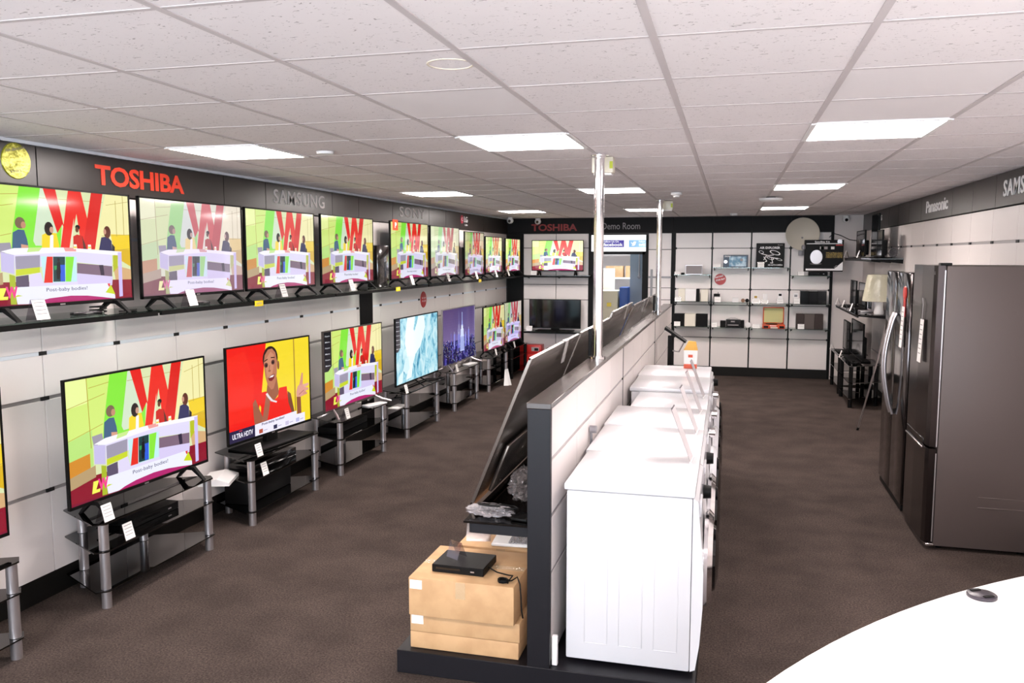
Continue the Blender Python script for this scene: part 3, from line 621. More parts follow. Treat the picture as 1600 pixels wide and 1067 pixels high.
# ------------------------------------------------------------ televisions
def television(label, loc, rz, w, h, content='show', foot=0.06, feet='vee', sat=1.0, gain=1.0, wash=0.0, tint=(1, 1, 1), bezel=0.011, group=None, case='blackm', tilt=0.0, logo=True, chin=0.014, depth=0.045, kw=None, thin=False):
    t = thing('television', label, 'television', loc, rz, group)
    if tilt: t.rotation_euler = (tilt, 0, rz)
    BZ = .006
    mb = MB(); mb.box(-w / 2, w / 2, 0.0, 0.010 if thin else .016, foot, foot + h, case, 0.002, 1); (mb.box(-w * .36, w * .36, 0.02, depth, foot + h * .05, foot + h * .38, case, 0.006, 2) if thin else mb.box(-w * .40, w * .40, 0.02, depth + .02, foot + h * .06, foot + h * .62, case, 0.012, 2))
    for a in (-1, 1): mb.box(a * (w / 2 - bezel / 2) - bezel / 2, a * (w / 2 - bezel / 2) + bezel / 2, -BZ, 0.002, foot, foot + h, case)
    mb.box(-w / 2, w / 2, -BZ, 0.002, foot + h - bezel, foot + h, case); mb.box(-w / 2, w / 2, -BZ, 0.002, foot, foot + chin + .004, case)
    mb.build('casing', t)
    sw, sh, z0 = w - 2 * bezel, h - bezel - chin - .004, foot + chin + .004
    if content == 'off': MB().box(-sw / 2, sw / 2, -0.003, 0.0, z0, z0 + sh, 'screenoff').build('screen', t)
    else:
        s = Screen(sw, sh, z0, sat, gain, wash, tint); {'show': show, 'closeup': closeup, 'city': city, 'ice': ice}[content](s, **(kw or {})); s.mb.build('screen', t)
    if logo and content != 'off':
        mb = MB(); mb.box(-0.018, 0.018, -0.0075, -0.0055, foot + .004, foot + chin - .002, 'silver'); mb.build('badge', t)
    if feet == 'vee':
        for a in (-1, 1):
            x = a * w * .34; mb = MB()
            mb.prism([(-.115, 0), (-.100, 0), (-.02, foot - .012), (.03, foot - .012), (.095, 0), (.11, 0), (.045, foot + .01), (-.035, foot + .01)], 'x', x - .013 + a * .01, x + .013 + a * .01, case); mb.build('foot', t)
    elif feet == 'flat':
        mb = MB(); mb.box(-w * .36, w * .36, -0.13, 0.13, 0, 0.014, case, 0.005); mb.box(-.07, .07, 0.0, 0.05, 0.01, foot + .05, case, 0.008); mb.build('pedestal', t)
    elif feet == 'wide':
        for a in (-1, 1):
            mb = MB(); mb.tube([(a * w * .46, -.12, .0125), (a * w * .40, -.06, foot * .6), (a * w * .36, 0.0, foot + .01), (a * w * .38, .07, foot * .5), (a * w * .43, .12, .0125)], .011, 8, 'silver'); mb.build('foot', t)
    elif feet == 'bar':
        mb = MB()
        mb.tube([(-w * .42, -.13, .008), (w * .42, -.13, .008)], .008, 8, case); mb.tube([(-w * .42, -.13, .008), (-w * .30, .06, .012), (w * .30, .06, .012), (w * .42, -.13, .008)], .008, 8, case)
        for a in (-1, 1): mb.tube([(a * w * .1, -.13, .008), (a * w * .06, .02, foot + .01)], .008, 8, case)
        mb.build('stand_frame', t)
    return t
R90 = PI / 2
SH = 1.66       # top of the glass shelf
GU = 'televisions on the long glass shelf'
def upper(y0, y1, x, top, label, **k):
    w = y1 - y0; return television(label, (x, (y0 + y1) / 2, SH), R90 + k.pop('yaw', 0), w, k.pop('h', top - 1.72), group=GU, foot=k.pop('ft', .06), **k)
upper(3.275, 4.425, -3.60, 2.368, 'lit television below the round yellow sticker, nearest on the long shelf', gain=1.0)
upper(4.505, 5.645, -3.60, 2.368, 'pale-looking lit television right below the orange TOSHIBA lettering', sat=.62, gain=.85, wash=.10, tint=(1.0, .93, 1.08))
upper(5.685, 6.785, -3.60, 2.366, 'lit television on the shelf between TOSHIBA and SAMSUNG lettering', sat=.88, gain=.95, wash=.05)
upper(6.905, 8.05, -3.60, 2.372, 'lit television right below the grey SAMSUNG lettering', sat=.95, gain=.9)
upper(8.505, 9.675, -3.60, 2.374, 'lit television with a small orange tag on its top corner', gain=.85)
upper(9.76, 10.885, -3.60, 2.366, 'pale-looking lit television right below the SONY lettering', sat=.6, gain=.75, wash=.12)
upper(10.95, 11.87, -3.54, 2.33, 'angled dim television just right of the SONY lettering', gain=.6, sat=.85, tint=(1, .95, 1.1), h=.62, ft=.045)
upper(11.95, 12.88, -3.54, 2.30, 'smaller television second from the far left corner on the shelf', sat=.8, gain=.85, h=.56)
upper(13.02, 13.98, -3.52, 2.28, 'smaller television on the shelf beside the far left corner', gain=.9, h=.55)
mb = MB(); mb.box(-3.575, -3.57, 8.52, 8.66, 2.27, 2.385, mat('orange_red_card', '#e8401c', 0.5)); add_text(mb, 'P', (-3.5695, 8.57, 2.295), RY, UZ, .05, .06, M['whiteletter'], .03)
tag(mb.build('corner_tag'), 'small orange tag stuck on a television corner below SONY sign', 'tag')

def lower(ax, ay, bx_, by, h, label, content='show', feet='vee', zs=0.498, zb=.57, **k):
    w = math.hypot(bx_ - ax, by - ay); rz = math.atan2(by - ay, bx_ - ax)
    return television(label, ((ax + bx_) / 2, (ay + by) / 2, zs), rz, w, h, content, foot=zb - zs, feet=feet, group='televisions on the glass stands', **k)
lower(-3.60, 2.16, -3.55, 3.36, .77, 'television cut off by the left frame edge, on the nearest stand')
lower(-3.546, 3.763, -3.489, 4.959, .742, 'large television showing the talk show on the nearest fully visible stand')
lower(-3.598, 5.371, -3.497, 6.456, .745, 'television showing a close-up of a woman in a red dress', 'closeup', 'flat')
lower(-3.517, 6.744, -3.461, 7.914, .747, 'television showing the talk show with a dark menu bar, third stand', 'show', 'wide', gain=.95, kw=dict(sidebar=True), case=mat('bronze_casing', '#5c534f', .35, .5))
lower(-3.477, 8.312, -3.471, 9.640, .745, 'television showing a pale blue and white icy landscape', 'ice', 'bar')
lower(-3.523, 9.961, -3.485, 11.227, .736, 'television showing a purple night city skyline', 'city', 'wide', case='silver')
lower(-3.479, 11.621, -3.428, 12.62, .668, 'small television on a stand, right of the city skyline screen', gain=.8, sat=.95)
lower(-3.50, 12.80, -3.45, 13.80, .67, 'small lilac-tinted television on the farthest floor stand at the left', sat=.7, gain=.75, tint=(.95, .88, 1.25))
television('bright television on the back wall shelf below the red lettering', (-2.865, 14.0, 1.655), 0, .90, .527, 'show', .068, 'vee', sat=.9, gain=1.25, kw=None)
television('switched-off television on the low back wall shelf', (-2.905, 14.0, .70), 0, .90, .50, 'off', .045, 'flat')

# ------------------------------------------------------------ long shelf along the left wall, and back wall shelves
def wall_shelf(label, loc, rz, w, d, mt='clear', rail='blackm', group=None, n=3):
    t = thing('wall_shelf', label, 'shelf', loc, rz, group)
    MB().box(-w / 2, w / 2, -d, 0, -0.008, 0.0, mt).build('glass_panel', t)
    if rail: MB().box(-w / 2 + .01, w / 2 - .01, -d + .004, -d + .022, -0.036, -0.0085, rail).build('front_rail', t)
    for k in range(n):
        x = -w / 2 + .03 + (w - .06) * k / (n - 1) if n > 1 else 0
        MB().prism([(0, -.0085), (-d + .02, -.0085), (-d + .02, -.022), (0, -.06)], 'x', x - .006, x + .006, 'blackm').build('bracket', t)
    return t
for k, (a, b) in enumerate(((2.08, 4.47), (4.48, 6.88), (6.89, 9.28), (9.29, 11.69), (11.70, 14.17))):
    wall_shelf('length of the long glass shelf %s' % ('nearest the camera at the left edge', 'below the TOSHIBA lettering', 'below the SAMSUNG lettering', 'below the SONY lettering', 'ending at the far left corner')[k], (XL, (a + b) / 2, SH), R90, b - a - .006, .375, 'clear', group='lengths of the long glass shelf')
wall_shelf('shelf under the bright television on the back wall', (-2.86, YB - .015, 1.655), 0, 1.14, .33, 'smoke')
wall_shelf('low shelf under the switched-off television on the back wall', (-2.86, YB - .015, .70), 0, 1.14, .33, 'clear')
BN = {0: 'left column', 1: 'second column', 2: 'third column', 3: 'right column'}
RN = ['top shelf', 'middle shelf', 'bottom shelf']
BS = [(0, 0, 1.68), (0, 1, 1.245), (0, 2, .835), (1, 0, 1.80), (1, 1, 1.235), (1, 2, .828), (2, 0, 1.80), (2, 1, 1.227), (2, 2, .828), (3, 0, 1.675), (3, 1, 1.225), (3, 2, .828)]
for b, r, z in BS:
    wall_shelf('glass %s in the %s of the back wall display' % (RN[r], BN[b]), ((xj[b] + xj[b + 1]) / 2, YB - .005, z), 0, .595, .30, 'clear', None, 'glass shelves of the back wall display', 2)

# ------------------------------------------------------------ price cards
def card(label, loc, rz, w=.075, h=.10, tilt=.32, lines=4, paper=True, group='price cards in clear stands', name='price_card', leg=True):
    t = thing(name, label, 'price card', loc, rz, group)
    dy = h * math.sin(tilt); dz = h * math.cos(tilt); y0 = -.03
    mb = MB(); mb.add([(-w / 2, y0, 0.001), (w / 2, y0, 0.001), (w / 2, y0 + dy, dz), (-w / 2, y0 + dy, dz), (-w / 2, y0 + dy + .035, 0.001), (w / 2, y0 + dy + .035, 0.001)], [(0, 1, 2, 3), (3, 2, 5, 4)] if leg else [(0, 1, 2, 3)], 'acrylic'); leg or mb.box(-w / 2, w / 2, y0 - .002, y0 + .006, 0.0003, .006, 'white'); mb.build('clear_stand', t)
    if paper:
        e = .002; mb = MB()
        def q(a, b, k=1): return (-w / 2 + a * w, y0 + dy * b - e * k, dz * b + .001 + e * .3 * k)
        mb.add([q(.03, .04), q(.97, .04), q(.97, .97), q(.03, .97)], [(0, 1, 2, 3)], 'paper')
        for k in range(lines):
            v = .82 - k * .7 / max(lines, 1); mb.add([q(.15, v, 1.4), q(.85, v, 1.4), q(.85, v + .035, 1.4), q(.15, v + .035, 1.4)], [(0, 1, 2, 3)], 'ink')
        mb.build('printed_card', t)
    return t
for y, s in ((3.56, 'below the nearest long-shelf television'), (4.82, 'below the pale television under the TOSHIBA lettering'), (6.00, 'below the television left of the SAMSUNG lettering'), (7.25, 'below the television under the SAMSUNG lettering'),
             (8.80, 'below the television with the orange tag'), (10.05, 'below the pale television under the SONY lettering'), (11.26, 'below the angled television'), (12.28, 'below the second television from the far left corner'), (13.0, 'below the shelf television at the far left corner')):
    card('white price card on the long shelf, ' + s, (-3.478, y, SH + .0005), R90, .095, .115, .30)
for y, z, s, xx in ((3.86, .498, 'on the top glass of the nearest fully visible stand', -3.395), (4.02, .338, 'on the middle glass of the nearest fully visible stand', -3.395), (5.43, .498, 'on the top glass below the red dress television', -3.395), (5.50, .338, 'on the middle glass below the red dress television', -3.395),
                (6.92, .498, 'below the television with the dark menu bar', -3.395), (8.365, .498, 'below the icy landscape television', -3.395), (10.1, .498, 'below the city skyline television', -3.395), (11.95, .498, 'below the small television right of the city skyline', -3.395), (13.05, .498, 'below the farthest floor stand television at the left', -3.395)):
    card('white price card ' + s, (xx, y, z + .0005), R90, .085, .105, .25)
def label_tag(y, s):
    mb = MB(); mb.box(-3.4437, -3.4405, y - .055, y + .055, SH - .045, SH - .003, 'yellow'); add_text(mb, 'OFFER', (-3.4402, y - .04, SH - .032), RY, UZ, .08, .016, M['ink'], .01)
    tag(mb.build('shelf_label'), 'yellow label on the long shelf edge ' + s, 'label', 'yellow shelf edge labels')
label_tag(5.60, 'between the TOSHIBA and SAMSUNG lettering'); label_tag(8.33, 'left of the television with the orange tag'); label_tag(11.35, 'below the angled dim television')
tag(MB().box(-3.70, -3.58, 8.12, 8.42, SH + .001, 2.10, mat('dark_glossy_panel', '#1a1615', 0.12, spec=.7, coat=.5), .006).build('tower_speaker'), 'tall dark glossy slab between two televisions on the long shelf', 'speaker')

# things lying on the long shelf
def cable(name, label, pts, r=.004, mt='blackm', cat='cable'): return tag(MB().tube(pts, r, 6, mt).build(name), label, cat)
def remote(label, loc, rz, l=.17, w=.045):
    t = thing('remote_control', label, 'remote control', loc, rz, 'remote controls'); MB().box(-l / 2, l / 2, -w / 2, w / 2, 0, .018, 'blackgl', .006).build('body', t)
    mb = MB()
    for a in range(6):
        for b in range(3): mb.box(-l * .36 + a * l * .12, -l * .36 + a * l * .12 + .009, -.014 + b * .011, -.007 + b * .011, .0175, .020, 'ink')
    mb.build('buttons', t); return t
remote('black remote control on the long shelf below the nearest television', (-3.53, 3.95, SH + .001), 1.25)
remote('black remote control on the long shelf below the pale TOSHIBA television', (-3.55, 5.02, SH + .001), 1.45)
cable('cable', 'black cable coiled on the long shelf by the nearest remote', [(-3.6, 4.05 + .03 * math.sin(a), SH + .008 + .004 * a) if False else (-3.58 + .04 * math.cos(a), 4.10 + .05 * math.sin(a), SH + .008 + .003 * a) for a in [k * .5 for k in range(26)]])
cable('cable', 'thin black lead hanging behind the nearest long-shelf television', [(-3.52, 4.20, SH + .006), (-3.50, 4.26, SH + .006), (-3.51, 4.33, SH + .006), (-3.54, 4.38, SH + .006), (-3.55, 4.30, SH + .006)])

# ------------------------------------------------------------ glass television stands
GS = 'glass television stands along the left wall'
def make_stand(label, loc, rz, w=.97, top=.49, post='silver', gmat='darkglass', group=GS, name='television_stand', cat='television stand', d=.43, levels=(.10, .33)):
    t = thing(name, label, cat, loc, rz, group)
    W2 = w / 2 + .065; f = -d / 2 - .02; bk = d / 2 - .02
    for z in tuple(levels) + (top,):
        MB().prism([(-W2, f + .05), (-W2 + .05, f), (W2 - .05, f), (W2, f + .05), (W2 - .20, bk), (-W2 + .20, bk)], 'z', z, z + .008, gmat).build('glass_shelf', t)
    zs = sorted(tuple(levels) + (top,)); zs = [0] + zs
    for x, y, r in ((-w / 2, f + .035, .027), (w / 2, f + .035, .027), (-w / 2 + .22, bk - .05, .027), (w / 2 - .22, bk - .05, .027)):
        mb = MB()
        for a, b in zip(zs[:-1], zs[1:]): mb.cyl((x, y, a + (.008 if a else 0) + (.002 if a else 0)), (x, y, b - .002), r, mt=post, n=20); mb.cyl((x, y, b - .004), (x, y, b), r + .003, mt='chrome', n=20)
        mb.build('leg', t)
    return t
xs_ = -3.595
st0 = make_stand('glass television stand with silver legs, below the talk show television nearest the camera', (xs_, 4.325, 0), R90)
dup(st0, (xs_, 2.73, 0), R90, 'glass television stand cut off by the left frame edge')
dup(st0, (xs_, 5.83, 0), R90, 'glass television stand below the red dress close-up television')
dup(st0, (xs_, 7.285, 0), R90, 'glass television stand below the television with the dark menu bar')
dup(st0, (xs_, 8.90, 0), R90, 'glass television stand below the icy landscape television')
dup(st0, (xs_, 10.53, 0), R90, 'glass television stand below the city skyline television')
dup(st0, (xs_, 12.10, 0), R90, 'glass television stand below the small television right of the city skyline')
make_stand('black glass television stand beside the far left corner', (xs_, 13.40, 0), R90, .92, .49, 'blackm', 'darkglass', None)
# set-top boxes and odds and ends on the stands
def player(label, loc, rz, w=.36, d=.20, h=.045, name='disc_player', cat='player'):
    t = thing(name, label, cat, loc, rz); MB().box(-w / 2, w / 2, -d / 2, d / 2, 0, h, 'blackm', .003, 1).build('body', t)
    mb = MB(); mb.box(-w * .42, w * .05, -d / 2 - .0015, -d / 2 + .002, h * .45, h * .7, 'blackgl'); mb.box(w * .25, w * .32, -d / 2 - .0015, -d / 2 + .002, h * .4, h * .55, 'silver'); mb.build('front_panel', t); return t
player('black disc player on the middle glass of the nearest full stand', (-3.60, 4.42, .3385), R90, .42, .22, .05)
tag(MB().box(-3.70, -3.48, 5.52, 6.16, .3385, .405, 'blackgl', .006).build('sound_bar'), 'long black sound bar on the middle glass below the red dress television', 'speaker')
tag(MB().box(-3.70, -3.50, 6.95, 7.62, .3385, .40, 'blackm', .006).build('sound_bar'), 'long black sound bar on the middle glass below the menu bar television', 'speaker')
tag(MB().box(-3.70, -3.50, 5.45, 6.1, .1085, .29, 'blackm', .01).build('storage_box'), 'black box on the bottom glass below the red dress television', 'box')
mb = MB(); mb.box(-.15, .15, -.11, .11, 0, .006, 'paper'); mb.prism([(-.11, .006), (.11, .006), (.10, .030), (-.02, .052), (-.11, .022)], 'x', -.15, .15, 'white')
o = mb.build('booklet'); o.location = (-3.62, 5.27, .3385); o.rotation_euler = (0, 0, R90 + .35); tag(o, 'folded white booklet sticking out below the red dress television', 'booklet')
o = MB().box(-.14, .14, -.06, .06, 0, .010, 'paper').build('booklet'); o.location = (-3.50, 8.42, .3385); o.rotation_euler = (0, 0, R90); tag(o, 'white leaflet on the middle glass below the icy landscape television', 'booklet')
for (x, y, a, s) in ((-3.44, 7.67, 1.2, 'end of the stand with the menu bar television'), (-3.46, 10.92, 1.4, 'end of the stand below the city skyline'), (-3.47, 7.84 + 1.5, 1.5, 'end of the stand below the icy landscape')):
    if y > 9.2 and y < 9.5: continue
    o = MB().box(-.13, .13, -.05, .05, 0, .012, 'white', .003, 1).build('booklet'); o.location = (x, y, .4985); o.rotation_euler = (0, 0, a); tag(o, 'white booklet on the far ' + s, 'booklet', 'booklets on the stands')
for k, (y, s) in enumerate(((4.10, 'below the nearest full stand'), (7.73, 'below the menu bar television'), (8.70, 'below the icy landscape television'), (10.25, 'below the city skyline television'))):
    r = random.Random(k); pts = [(-3.66, y, .475)] + [(-3.64 + r.uniform(-.05, .05), y + r.uniform(-.10, .10), .46 - .012 * q) for q in range(9)]
    cable('cable', 'tangled black cable hanging behind the stand ' + s, pts, .006)
o = MB().blob((0, 0, .075), (.05, .05, .075), 'white', 3, .08).build('small_vase'); o.location = (-3.62, 11.38, .0); o.location.z = .498; 
tag(o, 'small white rounded object between the city skyline television and the next stand', 'ornament')
o.location = (-3.60, 11.50, .498)
mb = MB(); mb.add([(0, 0, 0), (.10, .06, 0), (.05, .03, .26), (.0, .03, .24)], [(0, 1, 2, 3)], 'paper'); mb.add([(0, -.03, 0), (.07, .0, 0), (.0, .03, .24)], [(0, 1, 2)], 'paper'); o = mb.build('folded_leaflet'); o.location = (-3.33, 12.25, .001); tag(o, 'white folded leaflet leaning by the stand near the far left corner', 'leaflet')
# red game console boxes in the far corner
for x, y, z, w, h, s in ((-3.30, 14.06, 0, .42, .30, 'lower'), (-3.32, 14.06, .301, .38, .15, 'upper')):
    t = thing('red_box', '%s red storage box beside the farthest left stand' % s, 'box', (x, y, z), 0, 'red boxes in the far corner'); MB().box(-w / 2, w / 2, -.12, .12, 0, h, 'red', .006).build('box_body', t)
    mb = MB(); mb.box(.02, w / 2 - .04, -.1225, -.1195, h * .3, h * .75, 'ink'); mb.box(w / 2 - .12, w / 2 - .05, -.124, -.121, h * .35, h * .65, 'blackm'); mb.build('printed_panel', t)
tag(MB().box(-3.02, -2.90, 13.8, 13.95, 0, .42, 'blackm', .01).build('storage_box'), 'black upright box right of the red boxes', 'box')
card('white card on the low back wall shelf', (-3.33, 13.91, .7005), 0, .11, .09, .2); card('white card on the back wall shelf beside the bright television', (-3.25, 13.90, 1.6555), 0, .11, .08, .2)

# ------------------------------------------------------------ gondola down the middle of the shop
GX0, GX1, GT = -0.863, -0.757, 1.345
bays = [3.565, 6.15, 8.84, 11.40]
bn = ['nearest the camera', 'in the middle', 'farthest from the camera']
for k, (a, b) in enumerate(zip(bays[:-1], bays[1:])):
    t = thing('display_gondola', 'length of the black and white centre display island, %s' % bn[k], 'display unit', (0, 0, 0), 0, 'lengths of the centre display island')
    t.location = ((GX0 + GX1) / 2, a, 0); ox, oy = -(GX0 + GX1) / 2, -a
    def bb(name, x0, x1, y0, y1, z0, z1, mt, b=0.0):
        return MB().box(x0 + ox, x1 + ox, y0 + oy, y1 + oy, z0, z1, mt, b, 1).build(name, t)
    bb('plinth', -1.507, -0.105, a, b - .003, 0, .113, 'black', .003)
    bb('core', GX0 + .02, GX1 - .02, a + .03, b - .01, .113, 1.318, 'backing')
    bb('end_post', GX0, GX1, a + .001, a + .035, .113, 1.318, 'black', .002)
    bb('top_cap', GX0 - .004, GX1 + .004, a - .003, b - .003, 1.318, GT, 'cap', .003)
    mb = MB(); n = 4; w = (b - a - .035) / n
    for j in range(n):
        for z0, z1 in ((.135, .545), (.565, .815), (.835, 1.075), (1.095, 1.314)):
            for x0, x1 in ((GX1 - .014, GX1 - .001), (GX0 + .001, GX0 + .014)):
                mb.box(x0 + ox, x1 + ox, a + .036 + j * w + .002 + oy, a + .036 + (j + 1) * w - .002 + oy, z0, z1, 'panel')
    mb.build('white_panels', t)
    mb = MB()
    for z in (.555, .825, 1.085): mb.box(GX0 + .006 + ox, GX1 - .006 + ox, a + .036 + oy, b - .01 + oy, z - .008, z + .008, 'alu')
    mb.build('metal_channels', t)
o = MB().box(-.7545, -.728, 3.60, 3.625, .16, .30, 'white', .003, 1).build('plastic_bracket'); tag(o, 'small white bracket low beside the near washing machine', 'bracket')
o.parent = None; o.location.z = -.046
# poles up to the ceiling
def pole(x, y, label):
    t = thing('chrome_pole', label, 'pole', (x, y, GT), 0, 'chrome poles'); h = H - GT
    MB().cyl((0, 0, .012), (0, 0, h - .012), .031, mt='chrome', n=32).build('tube', t)
    for z0, z1 in ((0.0005, .014), (h - .014, h - .0035)):
        mb = MB(); mb.cyl((0, 0, z0), (0, 0, z1), .056, mt='chrome', n=32); mb.cyl((0, 0, (z0 + z1) / 2 - .014), (0, 0, (z0 + z1) / 2 + .014), .038, mt='chrome', n=32) if z0 < .1 else mb.cyl((0, 0, z0 - .016), (0, 0, z0), .038, mt='chrome', n=32)
        mb.build('flange', t)
    MB().box(-.058, -.034, -.02, .01, .016, .19, 'blackm', .004, 1).build('cable_cover', t)
pole(-.805, 5.22, 'thick chrome pole from the centre display to the ceiling, nearer one')
pole(-.80, 9.70, 'chrome pole from the centre display to the ceiling, farther one')

# shelf on the left side of the gondola with leaning televisions
for k, (a, b) in enumerate(zip(bays[:-1], bays[1:])):
    t = thing('glass_shelf', 'glass shelf on the left side of the centre display, %s' % bn[k], 'shelf', (GX0 - .001, a + .04, .765), 0, 'glass shelves on the centre display')
    MB().box(-.315, -.002, 0, b - a - .05, -.010, 0, 'smoke').build('glass_panel', t)
    for y in (0.02, (b - a) / 2, b - a - .10): MB().box(-.293, -.002, y, y + .03, -.062, -.0105, 'black', .002, 1).build('bracket', t)
def lean(a, b, label, x0=-1.205, x1=-.905, ztop=1.515, film=True):
    z0 = .775; L = math.hypot(x1 - x0, ztop - z0); th = math.atan2(x1 - x0, ztop - z0)
    t = television(label, (x0, (a + b) / 2, z0), -R90, b - a, L, 'off', foot=0.0, feet=None, tilt=-th, group='televisions leaning on the centre display', case='tvback', depth=.040, thin=True)
    if film:
        mb = MB(); w = b - a
        mb.add([(-w * .12 - q - .03 * (p_ == 2), (-.008, .013, .030)[p_], (L + .003, L + .004, L - .13)[p_]) for q in (0, .10) for p_ in (0, 1, 2)], [(0, 1, 4, 3), (1, 2, 5, 4)], 'film'); 
        mb.build('film_strip', t)
    return t
lean(3.80, 5.10, 'large black television leaning back on the centre display, nearest one')
lean(5.16, 6.50, 'black television leaning behind the nearer chrome pole', film=False)
lean(6.62, 8.02, 'film-wrapped black television leaning on the middle length of the centre display', x0=-1.22, ztop=1.55)
lean(8.12, 9.62, 'black television leaning just before the farther chrome pole')
lean(9.72, 11.2, 'black television leaning at the far end of the centre display')
o = MB().blob((0, 0, 0), (.075, .17, .075), 'bubble', 11, .2, 4).build('packing_film'); o.location = (-.965, 3.98, .862); tag(o, 'crumpled grey packing film on the near glass shelf', 'packing film')
o = MB().blob((0, 0, 0), (.105, .055, .026), 'bag', 5, .25, 4).build('plastic_bag'); o.location = (-1.07, 3.685, .80); tag(o, 'clear plastic bag with a coiled cable on the near glass shelf', 'bag')
cable('cable', 'black cable coiled inside the clear bag on the near glass shelf', [(-1.03 + (.05 + .002 * k) * math.cos(k * .6), 3.685 + .022 * math.sin(k * .6), .795 + .0012 * k) for k in range(30)], .004)
o = MB().box(-.04, .04, -.05, .05, 0, .014, 'blackm', .004).build('stand_foot'); o.location = (-.915, 3.70, .767); o.rotation_euler = (0, 0, -.2); tag(o, 'flat black television foot on the near glass shelf', 'television foot')

# cartons at the near end
def carton(label, x0, x1, y0, y1, z0, z1, mt='carton', lab=True, rot=0.0, group='stacked cardboard boxes'):
    t = thing('cardboard_box', label, 'box', ((x0 + x1) / 2, (y0 + y1) / 2, z0), rot, group)
    w, d, h = x1 - x0, y1 - y0, z1 - z0
    MB().box(-w / 2, w / 2, -d / 2, d / 2, 0.0005, h - .0005, mt, .005).build('box_body', t)
    mb = MB(); mb.box(-w / 2 + .004, w / 2 - .004, -.024, .024, h - .0006, h + .0003, 'tape'); mb.box(-.024, .024, -d / 2 - .0006, -d / 2 + .001, h * .55, h - .004, 'tape') if h > .15 else None
    mb.build('packing_tape', t)
    if lab: MB().box(-w / 2 + .008, -w / 2 + .068, -d / 2 - .0012, -d / 2 + .001, h - .055, h - .012, 'paper').build('paper_label', t)
    return t
carton('flat cardboard box at the bottom of the stack', -1.452, -.912, 3.605, 4.02, .114, .198, lab=False)
carton('flat cardboard box in the middle of the stack', -1.450, -.906, 3.600, 4.02, .199, .294)
carton('tall cardboard box on top of the stack, under the black player', -1.442, -.925, 3.565, 4.015, .295, .482)
carton('cardboard box under the white keyboard, behind the stack', -1.36, -.885, 4.05, 4.48, .114, .480, lab=False, group=None)
carton('darker brown cardboard box at the back under the glass shelf', -1.25, -.885, 4.52, 4.95, .114, .62, 'cartond', lab=False, group=None)
player('slim black box with sockets on top of the cardboard stack', (-1.222, 3.752, .4835), -.03, .262, .205, .038, 'set_top_box', 'set-top box')
card('empty clear card stand on the slim black box', (-1.27, 3.77, .5222), -.5, .08, .085, .35, paper=False)
card('empty clear card stand beside the white keyboard', (-1.27, 4.15, .4815), .2, .13, .12, .5, paper=False)
t = thing('keyboard', 'white keyboard lying behind the slim black box', 'keyboard', (-1.035, 4.16, .4815), .08); MB().box(-.15, .15, -.08, .08, 0, .016, 'white', .004, 1).build('body', t)
mb = MB()
for a in range(12):
    for b in range(5): mb.box(-.06 + a * .0165, -.06 + a * .0165 + .012, -.065 + b * .026, -.065 + b * .026 + .018, .0155, .021, 'washg')
mb.build('keys', t)
cable('cable', 'thin black lead from the slim black box hanging over the carton corner', [(-1.10, 3.73, .505), (-1.04, 3.69, .497), (-.98, 3.68, .492), (-.955, 3.66, .50), (-.96, 3.62, .495), (-.975, 3.60, .492), (-.945, 3.61, .497), (-.93, 3.65, .50), (-.915, 3.64, .47), (-.905, 3.62, .42), (-.897, 3.60, .36), (-.893, 3.61, .32)], .0035)
cable('cable', 'small black plug bundle on the top carton corner', [(-.985 + .022 * math.cos(k * .8), 3.60 + .016 * math.sin(k * .8), .488 + .0008 * k) for k in range(22)], .005)

